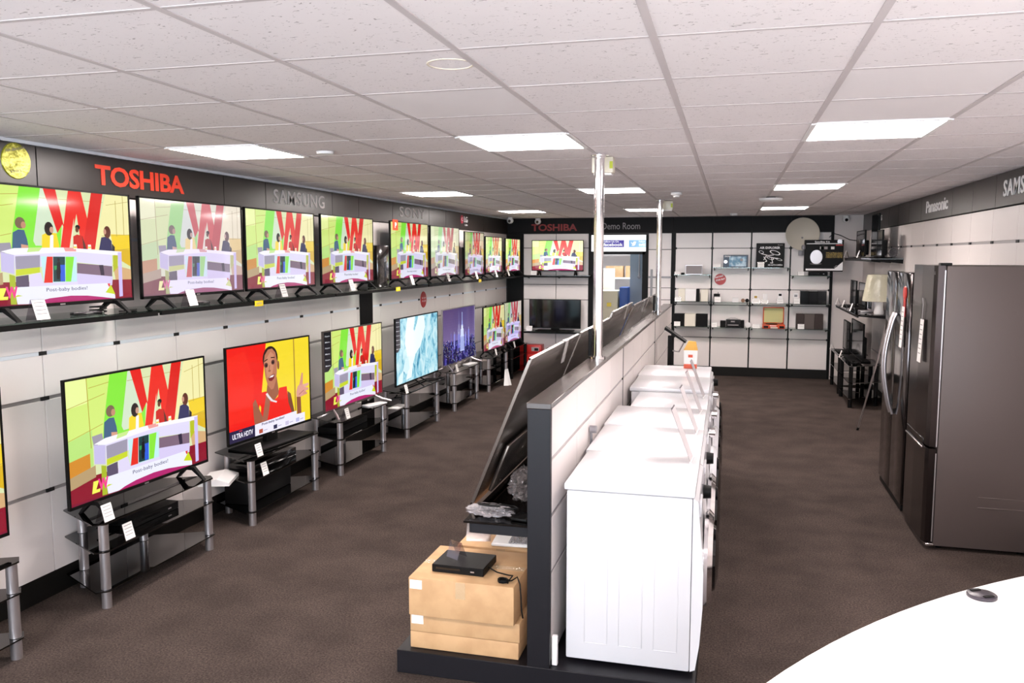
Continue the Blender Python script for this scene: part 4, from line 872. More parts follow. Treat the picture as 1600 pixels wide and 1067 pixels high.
# ------------------------------------------------------------ washing machines on the right of the gondola
GW = 'white washing machines in a row'
def washer(label, y0, y1, xb, xf, ztop, front='dial'):
    w = y1 - y0; d = xf - xb; zb = .113
    t = thing('washing_machine', label, 'washing machine', ((xb + xf) / 2, (y0 + y1) / 2, zb), R90, GW)
    h = ztop - zb; f = -d / 2; r = d / 2
    mb = MB(); mb.box(-w / 2, w / 2, f + .03, r, .018, h - .035, 'wash', .008)
    for s_ in (-1, 1):                                     # pressed ridges of the side panels
        for q in range(3):
            c = r - .06 - (d - .12) * (q + .5) / 3
            for a, b in ((c - .055, c - .050), (c + .050, c + .055)): mb.box(s_ * (w / 2 - .001) - .0025, s_ * (w / 2 - .001) + .0025, a, b, .10, h - .14, 'wash', .002, 1)
            for z in (.10, h - .145): mb.box(s_ * (w / 2 - .001) - .0025, s_ * (w / 2 - .001) + .0025, c - .055, c + .055, z, z + .005, 'wash', .002, 1)
    mb.build('cabinet', t)
    MB().box(-w / 2 - .004, w / 2 + .004, f + .02, r + .012, h - .033, h, 'wash', .008).build('worktop', t)
    # bulged front
    mb = MB(); prof = [(f + .028, .02), (f + .005, .03), (f - .012, .15), (f - .022, .32), (f - .022, .48), (f - .010, .62), (f + .006, h - .05), (f + .028, h - .034)]
    mb.prism(prof, 'x', -w / 2 + .002, w / 2 - .002, 'wash'); mb.build('front_panel', t)
    zc = h * .52
    mb = MB(); mb.lathe([(.225, 0), (.228, -.018), (.205, -.040), (.175, -.038), (.165, -.02)], (0, f - .018, zc), 'y', 40, 'chrome' if front != 'white' else 'wash'); g = mb.build('door_ring', t)
    mb = MB(); mb.lathe([(.170, -.02), (.150, -.052), (.09, -.066), (0, -.068)], (0, f - .018, zc), 'y', 32, 'screenoff'); mb.build('door_glass', g)
    mb = MB(); mb.box(.17, .21, f - .075, f - .045, zc - .03, zc + .03, 'washg', .006); mb.build('door_handle', g)
    zc2 = h - .095
    if front in ('dial', 'white'):
        mb = MB(); mb.cyl((.02, f - .004, zc2), (.02, f - .042, zc2), .034, .030, 24, 'blackm' if front == 'dial' else 'chrome'); mb.build('dial', t)
    mb = MB(); mb.box(-w / 2 + .03, -w / 2 + .20, f - .008, f + .004, zc2 - .03, zc2 + .03, 'wash', .004, 1); mb.build('detergent_drawer', t)
    MB().box(.08, w / 2 - .05, f - .006, f + .004, zc2 - .02, zc2 + .02, 'washg').build('display_strip', t)
    for x in (-w / 2 + .06, w / 2 - .06):
        for y in (f + .08, r - .06): MB().cyl((x, y, .0005), (x, y, .02), .02, mt='blackm', n=12).build('foot', t)
    return t
washer('white washing machine nearest the camera with ridged side', 3.66, 4.315, -.700, -.105, .966)
washer('white washing machine, second from the camera', 4.345, 5.02, -.715, -.108, .963, 'dial')
washer('white washing machine, third from the camera', 5.05, 5.69, -.722, -.112, .966, 'white')
washer('shallower white washing machine, fourth from the camera', 5.72, 6.36, -.640, -.112, .960, 'white')
washer('white washing machine, fifth from the camera', 6.40, 7.06, -.722, -.115, .985, 'white')
washer('farthest white washing machine in the row', 7.09, 7.75, -.735, -.125, .985, 'dial')
for k, (y, z, s) in enumerate(((4.22, .967, 'nearest washing machine'), (4.93, .964, 'second washing machine'), (5.56, .967, 'third washing machine'), (6.20, .961, 'fourth washing machine'))):
    t = card('tall leaning clear ticket holder on the ' + s, (-.195, y, z), R90 - .05, .14, .29, .36, 5, False, 'ticket holders on the washing machines', 'ticket_holder', False)
    mb = MB(); a, c = .36, .29
    def q(u, v, e=.0015): return (-.07 + u * .14, -.03 + c * math.sin(a) * v - e, c * math.cos(a) * v + .001)
    mb.add([q(.02, .03), q(.98, .03), q(.98, .97), q(.02, .97)], [(0, 1, 2, 3)], mat('pale_grey_ticket', '#cfc9cc', .6)); mb.build('printed_ticket', t)
t = thing('hose_fitting', 'grey hose fitting behind the second washing machine', 'fitting', (-.748, 4.62, .985)); 
MB().cyl((-.004, 0, .03), (.035, 0, .03), .022, mt='washg', n=16).build('elbow', t); MB().tube([(.0, 0, .03), (.004, 0, -.01), (.004, .02, -.30)], .008, 10, 'washg').build('hose', t)
# angled tablet stand at the far end of the gondola
t = thing('tablet_stand', 'black angled tablet stand behind the washing machines', 'stand', (-.60, 8.9, .1135)); MB().box(-.025, .025, -.02, .02, 0.001, 1.04, 'blackm', .004, 1).build('post', t)
mb = MB(); mb.prism([(-.06, 1.11), (.16, .97), (.17, .985), (-.05, 1.135)], 'y', -.09, .09, 'blackm'); mb.build('tablet', t); MB().tube([(.14, 0, .97), (.09, 0, .87), (.02, 0, .88)], .008, 8, 'silver').build('holder_arm', t)
# orange and white bag standing on the last machine
t = thing('paper_bag', 'orange and white packet standing beyond the washing machines', 'bag', (-.33, 7.60, .986), 0)
mb = MB(); mb.prism([(-.055, 0), (.055, 0), (.06, .17), (.04, .235), (-.03, .225), (-.058, .17)], 'y', -.025, .025, 'paper'); mb.build('bag_body', t)
mb = MB(); mb.box(-.057, .057, -.027, .027, 0.001, .04, 'orange'); mb.box(-.02, .02, -.0265, -.024, .10, .125, 'orange'); mb.build('orange_print', t)
MB().prism([(-.062, .165), (.062, .165), (.045, .24), (-.02, .245)], 'y', -.028, .028, mat('amber_film', '#e2a93c', .4)).build('top_fold', t)

# ------------------------------------------------------------ fridges on the right
def note(t, name, x, y, z, w, h, mt='paper', tiltx=.01):
    mb = MB(); mb.add([(x - w / 2, y, z), (x + w / 2, y, z), (x + w / 2 - .01, y - tiltx, z - h), (x - w / 2 - .01, y - tiltx, z - h)], [(0, 1, 2, 3)], mt)
    for k in range(7):
        v = .12 + k * .11; mb.add([(x - w * .35, y - .002 - tiltx * v, z - h * v), (x + w * .3, y - .002 - tiltx * v, z - h * v), (x + w * .3, y - .002 - tiltx * v, z - h * (v + .02)), (x - w * .35, y - .002 - tiltx * v, z - h * (v + .02))], [(0, 1, 2, 3)], 'ink')
    return mb.build(name, t)
t = thing('fridge_freezer', 'tall taupe-sided fridge freezer with steel doors, nearest the camera', 'fridge', (1.66, 6.415, 0), -R90)
fy = -.35; w = .74; h = 1.93
MB().box(-w / 2, w / 2, fy + .068, .335, .03, h - .002, 'fside', .006).build('cabinet', t)
for z0, z1, nm in ((.715, h, 'door'), (.05, .700, 'door')):
    mb = MB(); prof = [(-w / 2, fy + .06), (-w / 2, fy + .015), (-w / 2 + .06, fy + .003), (0, fy - .003), (w / 2 - .06, fy + .003), (w / 2, fy + .015), (w / 2, fy + .06)]
    mb.prism(prof, 'z', z0, z1, 'steel'); d = mb.build(nm, t)
    MB().box(w / 2 - .004, w / 2 + .0025, fy + .055, fy + .062, z0 + (.01 if z0 < .5 else .0), z1 - .03, 'silver').build('edge_trim', d)
    if z0 > .5: MB().box(-.28, .26, fy - .004, fy + .012, z0 - .012, z0 + .035, 'blackgl', .005, 1).build('grip_recess', d)
    else: MB().box(-.28, .26, fy - .012, fy + .004, z1 - .02, z1 - .004, 'chrome', .004, 1).build('grip_lip', d)
MB().box(w / 2 - .08, w / 2 - .01, fy + .03, fy + .10, h - .003, h + .018, 'blackm', .004, 1).build('hinge_cover', t)
MB().box(w / 2 - .07, w / 2 + .012, fy + .02, fy + .07, .028, .048, 'chrome', .003, 1).build('lower_hinge', t)
for x in (-.3, .3):
    for y in (fy + .12, .27): MB().cyl((x, y, .001), (x, y, .032), .02, mt='blackm', n=12).build('foot', t)
mb = MB()
for z in (.315, .385): mb.box(w / 2 - .002, w / 2 + .003, -.02, .30, z - .004, z + .004, 'fside', .002, 1)
mb.build('pressed_grip', t)
note(t, 'paper_tag', .10, fy - .012, 1.555, .11, .30); MB().tube([(.09, fy - .012, 1.555), (.11, fy - .012, 1.66), (.07, fy - .010, 1.70)], .003, 6, 'ink').build('tag_string', t)
mb = MB(); add_text(mb, 'LG', (.30, fy + .0045, 1.87), (1, 0, 0.0), UZ, .035, .02, M['silver'], .02); mb.build('badge', t)

t = thing('fridge_freezer', 'black side-by-side fridge freezer with two bowed handles', 'fridge', (1.67, 7.37, 0), -R90)
fy = -.35; w = .98; h = 1.865; X0 = 0
MB().box(-w / 2, w / 2, fy + .072, .335, .03, h - .01, 'blackgl', .006).build('cabinet', t)
for a, b in ((-w / 2, -.003), (.003, w / 2)):
    d = MB().box(a, b, fy, fy + .068, .06, h, mat('black_mirror_steel', '#3c3534', .10, .9, coat=.4), .01).build('door', t)
    s_ = -1 if a < 0 else 1; x = s_ * .05
    mb = MB(); pts = [(x, fy - .006, 1.53), (x, fy - .028, 1.48)] + [(x, fy - .028 - .052 * math.sin(PI * k / 12), 1.48 - .72 * k / 12) for k in range(1, 12)] + [(x, fy - .028, .76), (x, fy - .006, .70)]
    mb.tube(pts, .0135, 10, 'silver'); mb.build('door_handle', d)
MB().box(-.47, .47, fy + .01, fy + .07, .012, .058, 'blackm').build('kick_plate', t)
for x in (-.4, .4): MB().cyl((x, fy + .12, .001), (x, fy + .12, .032), .02, mt='blackm', n=12).build('foot', t)
note(t, 'paper_tag', .33, fy - .012, 1.60, .10, .32)
mb = MB(); mb.lathe([(0, -.012), (.045, -.010), (.052, 0)], (.34, fy - .004, 1.71), 'y', 18, mat('red_ribbon', '#c8352e', .4)); mb.prism([(.30, 1.71), (.37, 1.71), (.365, 1.52), (.34, 1.56), (.315, 1.52)], 'y', fy - .010, fy - .005, M['red_ribbon'] if 'red_ribbon' in M else mat('red_ribbon')); mb.build('rosette', t)

# ------------------------------------------------------------ things on the right wall beyond the fridges
wall_shelf('upper black shelf on the right wall beyond the fridges', (XR, 12.22, 1.955), -R90, 2.46, .37, 'darkglass', 'blackm', None, 4)
wall_shelf('lower black shelf on the right wall beyond the fridges', (XR, 12.1, 1.265), -R90, 2.2, .50, 'darkglass', 'blackm', None, 3)
G3 = 'switched-off televisions on the right'
def offtv(label, x, y0, y1, z, h, **k): return television(label, (x, (y0 + y1) / 2, z), -R90, y1 - y0, h, 'off', foot=k.pop('ft', .02), feet=k.pop('feet', 'flat'), group=G3, **k)
offtv('switched-off television at the far end of the upper right shelf', 1.80, 12.55, 13.35, 1.958, .37)
offtv('white-edged slim screen second on the upper right shelf', 1.87, 12.04, 12.50, 1.958, .33, case='white')
offtv('tallest dark television on the upper right shelf, reaching the fascia', 1.80, 11.45, 12.0, 1.958, .55)
offtv('low dark television nearest the camera on the upper right shelf', 1.78, 11.03, 11.40, 1.958, .33)
o = MB().blob((0, 0, 0), (.045, .16, .055), 'bag', 21, .22, 4).build('plastic_bag'); o.location = (1.955, 11.35, 2.03); tag(o, 'crumpled clear plastic wrapping on the upper right shelf', 'bag')
offtv('switched-off television farthest along the lower right shelf', 1.72, 12.62, 13.17, 1.267, .35)
offtv('switched-off television in the middle of the lower right shelf', 1.74, 11.85, 12.50, 1.267, .34)
offtv('switched-off television nearest the camera on the lower right shelf', 1.76, 11.45, 11.80, 1.267, .36, case='silver')
make_stand('black glass television stand in the far right corner', (1.76, 13.20, 0), -R90, .88, .55, 'blackm', 'darkglass', 'black glass stands at the right wall', levels=(.12, .33))
make_stand('black glass television stand on the right just beyond the fridges', (1.76, 12.05, 0), -R90, .92, .55, 'blackm', 'darkglass', 'black glass stands at the right wall', levels=(.12, .33))
offtv('small switched-off television on the far right corner stand', 1.70, 12.95, 13.60, .559, .44)
offtv('large switched-off television on the stand just beyond the fridges', 1.72, 11.79, 12.90, .559, .50, ft=.03)
for x, y, z, s in ((1.66, 13.35, 1.956, 'at the far end of the upper right shelf'), (1.69, 12.25, 1.956, 'in front of the white-edged screen on the upper right shelf'), (1.54, 13.10, 1.266, 'farthest along the lower right shelf'), (1.55, 12.45, 1.266, 'in the middle of the lower right shelf'), (1.55, 11.65, 1.266, 'nearest the camera on the lower right shelf'), (1.53, 13.50, .559, 'on the far right corner stand'), (1.54, 12.45, .559, 'on the stand just beyond the fridges')):
    card('white price card ' + s, (x, y, z), -R90, .10, .11, .3)
o = MB().blob((0, 0, 0), (.06, .06, .035), 'blackm', 31, .2, 3).build('cable_heap'); o.location = (1.62, 11.66, .594); 
tag(o, 'dark heap of cables on the right stand nearest the fridges', 'cables')
t = thing('table_lamp', 'table lamp with cellophane-wrapped shade beside the black fridge', 'lamp', (1.80, 11.20, 1.266))
MB().lathe([(0, .001), (.055, .001), (.06, .02), (.045, .10), (.05, .16), (.02, .19), (.012, .22), (0, .22)], (0, 0, 0), 'z', 24, 'white').build('lamp_base', t)
mb = MB(); mb.lathe([(.196, .16), (.200, .165), (.150, .49), (.146, .49)], (0, 0, 0), 'z', 28, 'shade'); mb.build('lamp_shade', t)
t = thing('floor_pole', 'thin silver pole with hooked top leaning beside the black fridge', 'pole', (1.456, 10.1, .0))
MB().tube([(0, 0, .008), (.10, -.45, .85), (.145, -.75, 1.38), (.165, -.79, 1.42), (.19, -.80, 1.425), (.195, -.80, 1.40)], .010, 8, 'silver').build('tube', t)
MB().cyl((-.002, .006, .0), (.004, -.02, .035), .014, mt='blackm', n=10).build('rubber_tip', t)

# ------------------------------------------------------------ products on the back wall display
def hifi(label, x0, x1, z, h, parts, y=13.98, d=.14, name='stereo_system', cat='stereo', group=None):
    t = thing(name, label, cat, ((x0 + x1) / 2, y, z + .001), 0, group); c = (x0 + x1) / 2
    for nm, a, b, k, mt in parts:
        A = x0 - c + (x1 - x0) * a; B = x0 - c + (x1 - x0) * b
        p = MB().box(A + .001, B - .001, -d / 2, d / 2, 0, h * k, mt, .004, 1).build(nm, t)
    return t
hifi('small grey speaker with a cloth front, top shelf of the left column', -.72, -.446, 1.68, .158, [('body', 0, 1, 1, 'silver')])
tt = bpy.data.objects['stereo_system']; tt.name = 'table_radio'; tt['category'] = 'radio'; MB().box(-.128, .128, -.073, -.0695, .012, .146, 'greyfab').build('speaker_cloth', tt)
tag(MB().box(-.79, -.735, 13.95, 14.03, 1.681, 1.712, 'blackm', .004, 1).build('adapter'), 'tiny black gadget left of the small grey speaker', 'gadget')
hifi('white stereo with cream speakers and black slot, middle shelf of left column', -.825, -.346, 1.245, .205, [('speaker', 0, .23, 1, 'creamw'), ('tuner', .23, .60, 1, 'white'), ('disc_slot', .60, .71, 1, 'blackm'), ('speaker', .75, 1, .96, 'creamw')])
hifi('stereo with two black speakers and white centre, bottom shelf of left column', -.889, -.346, .835, .205, [('speaker', 0, .32, 1, 'blackm'), ('tuner', .32, .65, 1, 'creamw'), ('speaker', .65, 1, 1, 'blackm')])
def pbox(label, x0, x1, z, h, y=13.99, d=.10, mt='blackm', name='product_box'):
    t = thing(name, label, 'box', ((x0 + x1) / 2, y, z + .001)); MB().box(-(x1 - x0) / 2, (x1 - x0) / 2, -d / 2, d / 2, 0, h, mt, .003, 1).build('box_body', t); return t
t = pbox('dark blue boxed drone with a picture of sky, top shelf of second column', -.121, .263, 1.80, .20, mt=mat('dark_blue_box', '#1e3248', .35))
mb = MB(); mb.box(-.10, .165, -.053, -.0505, .015, .175, mat('sky_print', '#5c8cab', .4, noise=(14, '#c4dce6', .42, .62))); mb.build('printed_panel', t)
mb = MB(); add_text(mb, 'DRONE', (-.17, -.0535, .165), RX, UZ, .09, .02, M['whiteletter'], .02); mb.lathe([(0, -.003), (.028, -.003), (.028, 0)], (-.155, -.0505, .09), 'y', 18, 'silver'); mb.lathe([(0, -.003), (.022, -.003), (.022, 0)], (.09, -.054, .12), 'y', 18, 'ink'); mb.build('box_lettering', t)
t = pbox('black box reading AIR EXPLORER with a white quadcopter picture', .388, .817, 1.80, .385)
mb = MB(); add_text(mb, 'AIR EXPLORER', (-.165, -.0525, .295), RX, UZ, .31, .036, M['whiteletter'], .03); add_text(mb, 'HD AUTO CAMERA', (-.03, -.0525, .03), RX, UZ, .22, .022, M['whiteletter'], .02); add_text(mb, 'Brand', (.11, -.0525, .35), RX, UZ, .07, .016, M['ink'], .02); mb.build('box_lettering', t)
mb = MB()
for cx, cz, rx, rz in ((-.14, .245, .04, .022), (.07, .235, .085, .032), (.0, .15, .06, .02), (.13, .13, .055, .016)):
    n = 26; a_ = math.radians(-18)
    def e(r_, k): x_, z_ = rx * r_ * math.cos(2 * PI * k / n), rz * r_ * math.sin(2 * PI * k / n); return (cx + x_ * math.cos(a_) - z_ * math.sin(a_), -.0522, cz + x_ * math.sin(a_) + z_ * math.cos(a_))
    mb.add([e(1, k) for k in range(n)] + [e(.78, k) for k in range(n)], [(k, (k + 1) % n, n + (k + 1) % n, n + k) for k in range(n)], 'whiteletter')
def bar(a, b, r_=.006): mb.tube([(a[0], -.0525, a[1]), (b[0], -.0525, b[1])], r_, 6, 'whiteletter')
for a, b in (((-.14, .22), (-.03, .19)), ((-.03, .19), (.05, .20)), ((-.03, .17), (.12, .14)), ((-.10, .17), (-.05, .10)), ((-.05, .10), (-.08, .09)), ((.02, .15), (.04, .07)), ((.04, .07), (.0, .075)), ((-.06, .19), (-.10, .12))): bar(a, b)
mb.build('quadcopter_print', t)
t = thing('security_camera', 'small black camera on the middle shelf of the second column', 'camera', (-.21, 14.02, 1.236)); MB().box(-.05, .05, -.03, .03, .06, .135, 'blackm', .01).build('body', t); MB().cyl((0, 0, .0), (0, 0, .062), .015, mt='blackm').build('stand', t); MB().cyl((.02, 0, .13), (.02, 0, .16), .004, mt='blackm', n=8).build('aerial', t)
pbox('small white box in the middle shelf of the second column', .034, .133, 1.235, .075, mt='white')
t = thing('headphones', 'pair of grey and brown headphones on the back wall display', 'headphones', (.235, 13.99, 1.236))
for s_, mt in ((-1, 'brown'), (1, 'blackm')): MB().cyl((s_ * .032, -.03, .032), (s_ * .032, .0, .032), .031, mt=mt, n=20).build('ear_cup', t)
MB().tube([(-.05, -.01, .03)] + [(-.05 * math.cos(k * PI / 8), -.01 + .05 * math.sin(k * PI / 8), .03) for k in range(1, 8)] + [(.05, -.01, .03)], .006, 8, 'silver').build('headband', t)
t = hifi('black stereo with low side speakers, bottom shelf of second column', -.147, .233, .828, .15, [('speaker', 0, .24, .72, 'blackm'), ('tuner', .24, .84, .88, 'blackgl'), ('speaker', .84, 1, .80, 'blackm')])
mb = MB(); mb.box(-.07, .10, -.072, -.0695, .035, .05, 'ink'); mb.box(-.02, .04, -.0725, -.0695, .09, .11, 'ink'); mb.tube([(-.08, 0, .134), (-.03, 0, .150), (.05, 0, .150), (.10, 0, .134)], .006, 6, 'silver'); mb.build('front_details', t)
mb = MB(); mb.lathe([(0, 0), (.043, .002), (.045, .012), (.0, .014)], (0, 0, .046), 'y', 28, 'white'); o = mb.build('round_disc'); o.location = (.29, 13.93, .829); tag(o, 'white round disc leaning on the bottom shelf between second and third columns', 'disc')
def figurine(label, x, z, h, top, mtop):
    t = thing('wall_gadget', label, 'gadget', (x, 14.02, z + .001)); MB().box(-.035, .035, -.02, .02, 0, h, 'white', .006).build('body', t); MB().box(-.022, .022, -.024, -.018, h * top, h * top + .035, mtop).build('front_dot', t); return t
figurine('small white gadget with a gold dot, left of the third column', .40, 1.227, .13, .62, mat('gold_print', '#b8922e', .4)); figurine('plain white gadget second in the third column', .545, 1.227, .15, .45, 'white'); figurine('white gadget with a dark screen, right of the third column', .775, 1.227, .165, .72, 'blackm'); figurine('white gadget with a small dark dot beside the black stereo', 1.013, 1.225, .165, .66, 'washg')
t = thing('record_player', 'orange-red suitcase record player with open lid and pale yellow lining', 'record player', (.686, 13.98, .829))
MB().box(-.171, .171, -.12, .10, 0, .065, 'orange', .008).build('case', t)
mb = MB(); mb.box(-.163, .163, .085, .115, .066, .335, 'orange', .008); g = mb.build('lid', t); MB().box(-.147, .147, .081, .0855, .085, .318, mat('pale_yellow_lining', '#c9c489', .6)).build('lining', g)
MB().cyl((-.03, -.01, .065), (-.03, -.01, .075), .095, mt='blackm', n=32).build('platter', t); MB().tube([(.12, .06, .085), (.11, -.03, .085), (.05, -.06, .08)], .005, 6, 'silver').build('tone_arm', t)
mb = MB(); 
for a in (-.12, .12): mb.box(a - .035, a + .035, -.123, -.119, .012, .045, 'blackm')
mb.box(-.05, .06, -.123, -.119, .006, .026, 'creamw'); mb.box(-.06, .04, -.123, -.119, .04, .052, 'white'); mb.build('front_grilles', t)
hifi('black gloss stereo, middle shelf of the right column', 1.071, 1.467, 1.225, .21, [('speaker', 0, .34, 1, 'blackgl'), ('tuner', .34, .66, .98, 'blackgl'), ('speaker', .66, 1, 1, 'blackgl')])
hifi('dark brown three-part stereo, bottom shelf of the right column', 1.026, 1.432, .828, .24, [('speaker', 0, .30, 1, 'darkfab'), ('tuner', .30, .68, 1, mat('brown_grey_front', '#564b46', .5)), ('speaker', .68, 1, 1, 'darkfab')])
player('black receiver on the top shelf of the right column', (1.33, 13.99, 1.676), 0, .28, .16, .06)
for x, z, w, hh, s in ((-.845, 1.68, .09, .05, 'left column, top shelf'), (-.825, 1.245, .10, .075, 'left column, middle shelf'), (-.83, .835, .105, .08, 'left column, bottom shelf'), (-.22, 1.80, .13, .055, 'second column, top shelf'), (-.195, 1.235, .11, .095, 'second column under the small black camera'), (-.235, .828, .09, .09, 'second column, bottom shelf'),
                       (.46, 1.80, .105, .09, 'in front of the AIR EXPLORER box'), (.405, 1.227, .115, .085, 'third column, left on the middle shelf'), (.535, 1.227, .10, .06, 'third column, centre of the middle shelf'), (.77, 1.227, .105, .085, 'third column, right on the middle shelf'), (.415, .828, .12, .07, 'left of the orange record player'),
                       (1.02, 1.225, .10, .10, 'left of the black gloss stereo'), (1.07, 1.675, .10, .065, 'right column, top shelf'), (1.098, .828, .105, .085, 'in front of the dark brown stereo')):
    card('white price card, ' + s, (x, 13.90, z + .0005), 0, w, hh, .15, 2)

# satellite dish and its boxed kit
t = thing('satellite_dish', 'cream satellite dish mounted high on the back wall display', 'satellite dish', (1.085, 14.02, 2.33))
mb = MB(); prof = [(0, .060), (.08, .052), (.16, .030), (.22, .008), (.252, -.012), (.258, -.010), (.252, -.002), (.22, .016), (.16, .038), (.08, .060), (0, .068)]
mb.lathe([(r, z) for r, z in prof], (0, 0, 0), 'y', 48, 'dish'); mb.build('reflector', t)
MB().tube([(0.0, .02, -.20), (.0, -.10, -.24), (.0, -.24, -.25)], .011, 8, 'washg').build('feed_arm', t)
MB().lathe([(0, -.02), (.026, -.015), (.03, .02), (.02, .05), (0, .055)], (0, -.25, -.225), 'z', 16, 'washg').build('receiver_head', t)
MB().box(-.045, .045, .10, .15, -.34, -.22, 'washg', .006).build('wall_bracket', t); MB().tube([(0, .05, -.05), (0, .13, -.12), (0, .13, -.25)], .016, 8, 'washg').build('mast', t)
t = pbox('large black boxed satellite kit under the dish', 1.105, 1.675, 1.742, .49, 13.84, .10)
mb = MB(); mb.box(-.26, .26, -.0535, -.0505, .425, .437, 'whiteletter'); mb.box(-.26, .27, -.0535, -.0505, .018, .045, 'whiteletter'); add_text(mb, 'Satellite Kit', (-.14, -.0525, .445), RX, UZ, .22, .028, M['whiteletter'], .02); add_text(mb, 'HD', (.17, -.0560, .05), (.8, 0, .6), (-.6, 0, .8), .05, .03, M['ink'], .02)
mb.prism([(.13, .02), (.28, .02), (.28, .155)], 'y', -.0545, -.0505, 'whiteletter'); mb.lathe([(0, -.003), (.035, -.003), (.035, 0)], (.225, -.0505, .463), 'y', 20, 'silver'); mb.box(.17, .27, -.0535, -.0505, .40, .417, 'red'); mb.build('box_lettering', t)
mb = MB(); mb.box(.03, .27, -.0530, -.0505, .21, .30, mat('yellow_crowd_print', '#8a7434', .6, noise=(60, '#2c2618', .45, .6))); mb.box(-.05, .05, -.0530, -.0505, .345, .385, 'ink'); mb.box(.10, .15, -.0530, -.0505, .345, .385, 'paper'); mb.box(-.06, .0, -.0530, -.0505, .345, .385, 'paper'); mb.build('printed_panel', t)
mb = MB(); mb.add([(-.11 + .09 * math.cos(a), -.0538, .225 + .11 * math.sin(a)) for a in [2 * PI * k / 28 for k in range(28)]], [list(range(28))], 'silver'); mb.tube([(-.20, -.054, .12), (-.10, -.054, .11), (-.03, -.054, .12)], .007, 6, 'silver'); mb.build('dish_print', t)
cable('cable', 'thin black cable looped from the satellite kit to the right corner', [(1.50, 14.17, 2.28), (1.56, 14.15, 2.34), (1.66, 14.15, 2.31), (1.80, 14.16, 2.24), (1.93, 14.14, 2.22), (2.0, 13.95, 2.21)], .006)

# perforated panel with rails right of the doorway
t = thing('rail_display', 'grey rail with hooks on the panel right of the doorway', 'rail', (-1.15, YB - .02, 0))
MB().box(-.19, .19, -.012, .018, 1.615, 1.645, 'washg').build('cross_bar', t); MB().box(-.155, -.12, -.016, .018, 1.25, 1.76, 'washg').build('hook_strip', t)

# ------------------------------------------------------------ storeroom seen through the doorway
t = thing('storage_shelves', 'white shelving unit at the back of the storeroom', 'shelves', (-2.35, 17.0, 0))
for z in (.5, 1.02, 1.52, 2.02): MB().box(-.48, .55, -.2, .2, z, z + .03, 'white').build('shelf', t)
for x in (-.49, .55): MB().box(x - .01, x + .01, -.2, .2, 0, 2.3, 'white').build('side_panel', t)
carton('brown box on the storeroom shelf, left of two', -2.45, -2.10, 16.85, 17.1, 1.552, 1.78, 'carton', False, 0, 'boxes in the storeroom'); carton('brown box on the storeroom shelf, right of two', -2.05, -1.83, 16.85, 17.1, 1.552, 1.78, 'carton', False, 0, 'boxes in the storeroom')
t = thing('tall_cabinet', 'cream cupboard with a brass label holder in the storeroom doorway', 'cupboard', (-2.28, 15.15, 0)); MB().box(-.33, .33, -.25, .25, 0.01, 1.36, 'cream', .01).build('cabinet', t)
MB().box(.14, .22, -.256, -.249, 1.08, 1.15, mat('brass', '#b59a3c', .35, .8)).build('label_holder', t)
o = MB().box(-2.62, -2.14, 15.62, 15.95, .002, 1.74, 'creamw', .01).build('tall_panel_box'); tag(o, 'tall pale cupboard behind the cream one in the storeroom', 'cupboard')
tag(MB().box(-1.93, -1.78, 15.0, 15.35, .002, 1.42, 'blue', .01).build('storage_container'), 'upright bright blue container in the storeroom', 'container')
tag(MB().box(-1.72, -1.42, 14.75, 15.05, .002, 1.08, 'brown', .01).build('cardboard_box'), 'tall brown carton standing inside the doorway', 'box')
t = thing('notice_sheet', 'white notice sheets on the grey storeroom door', 'notice', (-1.62, 15.40, 1.6)); t.name = 'store_cupboard'; t['label'] = 'blue-grey open door with conduit and white notices in the storeroom'; t['category'] = 'door'
MB().box(-.17, .48, 0, .04, -1.59, .9, 'greydoor').build('door_leaf', t)
mb = MB(); mb.tube([(-.0, -.012, .85), (-.0, -.012, .02)], .014, 8, 'washg'); mb.lathe([(0, -.03), (.03, -.025), (.035, 0)], (0, 0, 0), 'y', 16, 'washg'); mb.build('conduit', t)
for z in (.14, -.12):
    mb = MB(); mb.box(.05, .28, -.003, 0, z, z + .22, 'paper'); mb.box(.12, .16, -.004, -.002, z + .09, z + .13, 'ink'); mb.box(.18, .25, -.004, -.002, z + .10, z + .12, 'ink'); mb.build('notice', t)

# ------------------------------------------------------------ ceiling and wall fittings
def cctv(label, x, y, z, face=(0, -1)):
    t = thing('security_camera', label, 'security camera', (x, y, z), 0, 'white security cameras'); MB().cyl((0, 0, -.02), (0, 0, 0), .045, mt='white').build('mount', t)
    mb = MB(); mb.blob((0, 0, -.055), (.055, .055, .05), 'white', 1, 0.0, 3); mb.build('housing', t)
    MB().cyl((0, -.045, -.062), (0, -.062, -.065), .024, mt='blackgl').build('lens', t)
cctv('white security camera on the ceiling in the far left corner', -3.58, 13.55, H - .004); cctv('white security camera in front of the red back wall lettering', -3.22, 14.05, H - .004); cctv('white security camera high on the wall in the far right corner', 1.72, 14.02, H - .02)
t = thing('smoke_detector', 'white smoke detector on the ceiling right of the farther pole', 'smoke detector', (-.547, 8.6, H - .004)); MB().lathe([(.0, 0), (.055, 0), (.055, -.022), (.035, -.03), (.03, -.045), (0, -.047)], (0, 0, 0), 'z', 24, 'white').build('housing', t)
t = thing('smoke_detector', 'low white disc fitting on the ceiling near the back wall display', 'detector', (.025, 13.1, H - .004)); MB().lathe([(.0, 0), (.06, 0), (.05, -.03), (0, -.035)], (0, 0, 0), 'z', 24, 'white').build('housing', t)
t = thing('ceiling_unit', 'round white wireless unit on the ceiling towards the right', 'wireless unit', (.40, 9.55, H - .004)); MB().lathe([(0, -.012), (.125, -.012), (.12, -.035), (.09, -.05), (0, -.052)], (0, 0, 0), 'z', 32, 'white').build('housing', t); MB().cyl((0, 0, -.014), (0, 0, 0), .05, mt='blackm').build('mount', t)
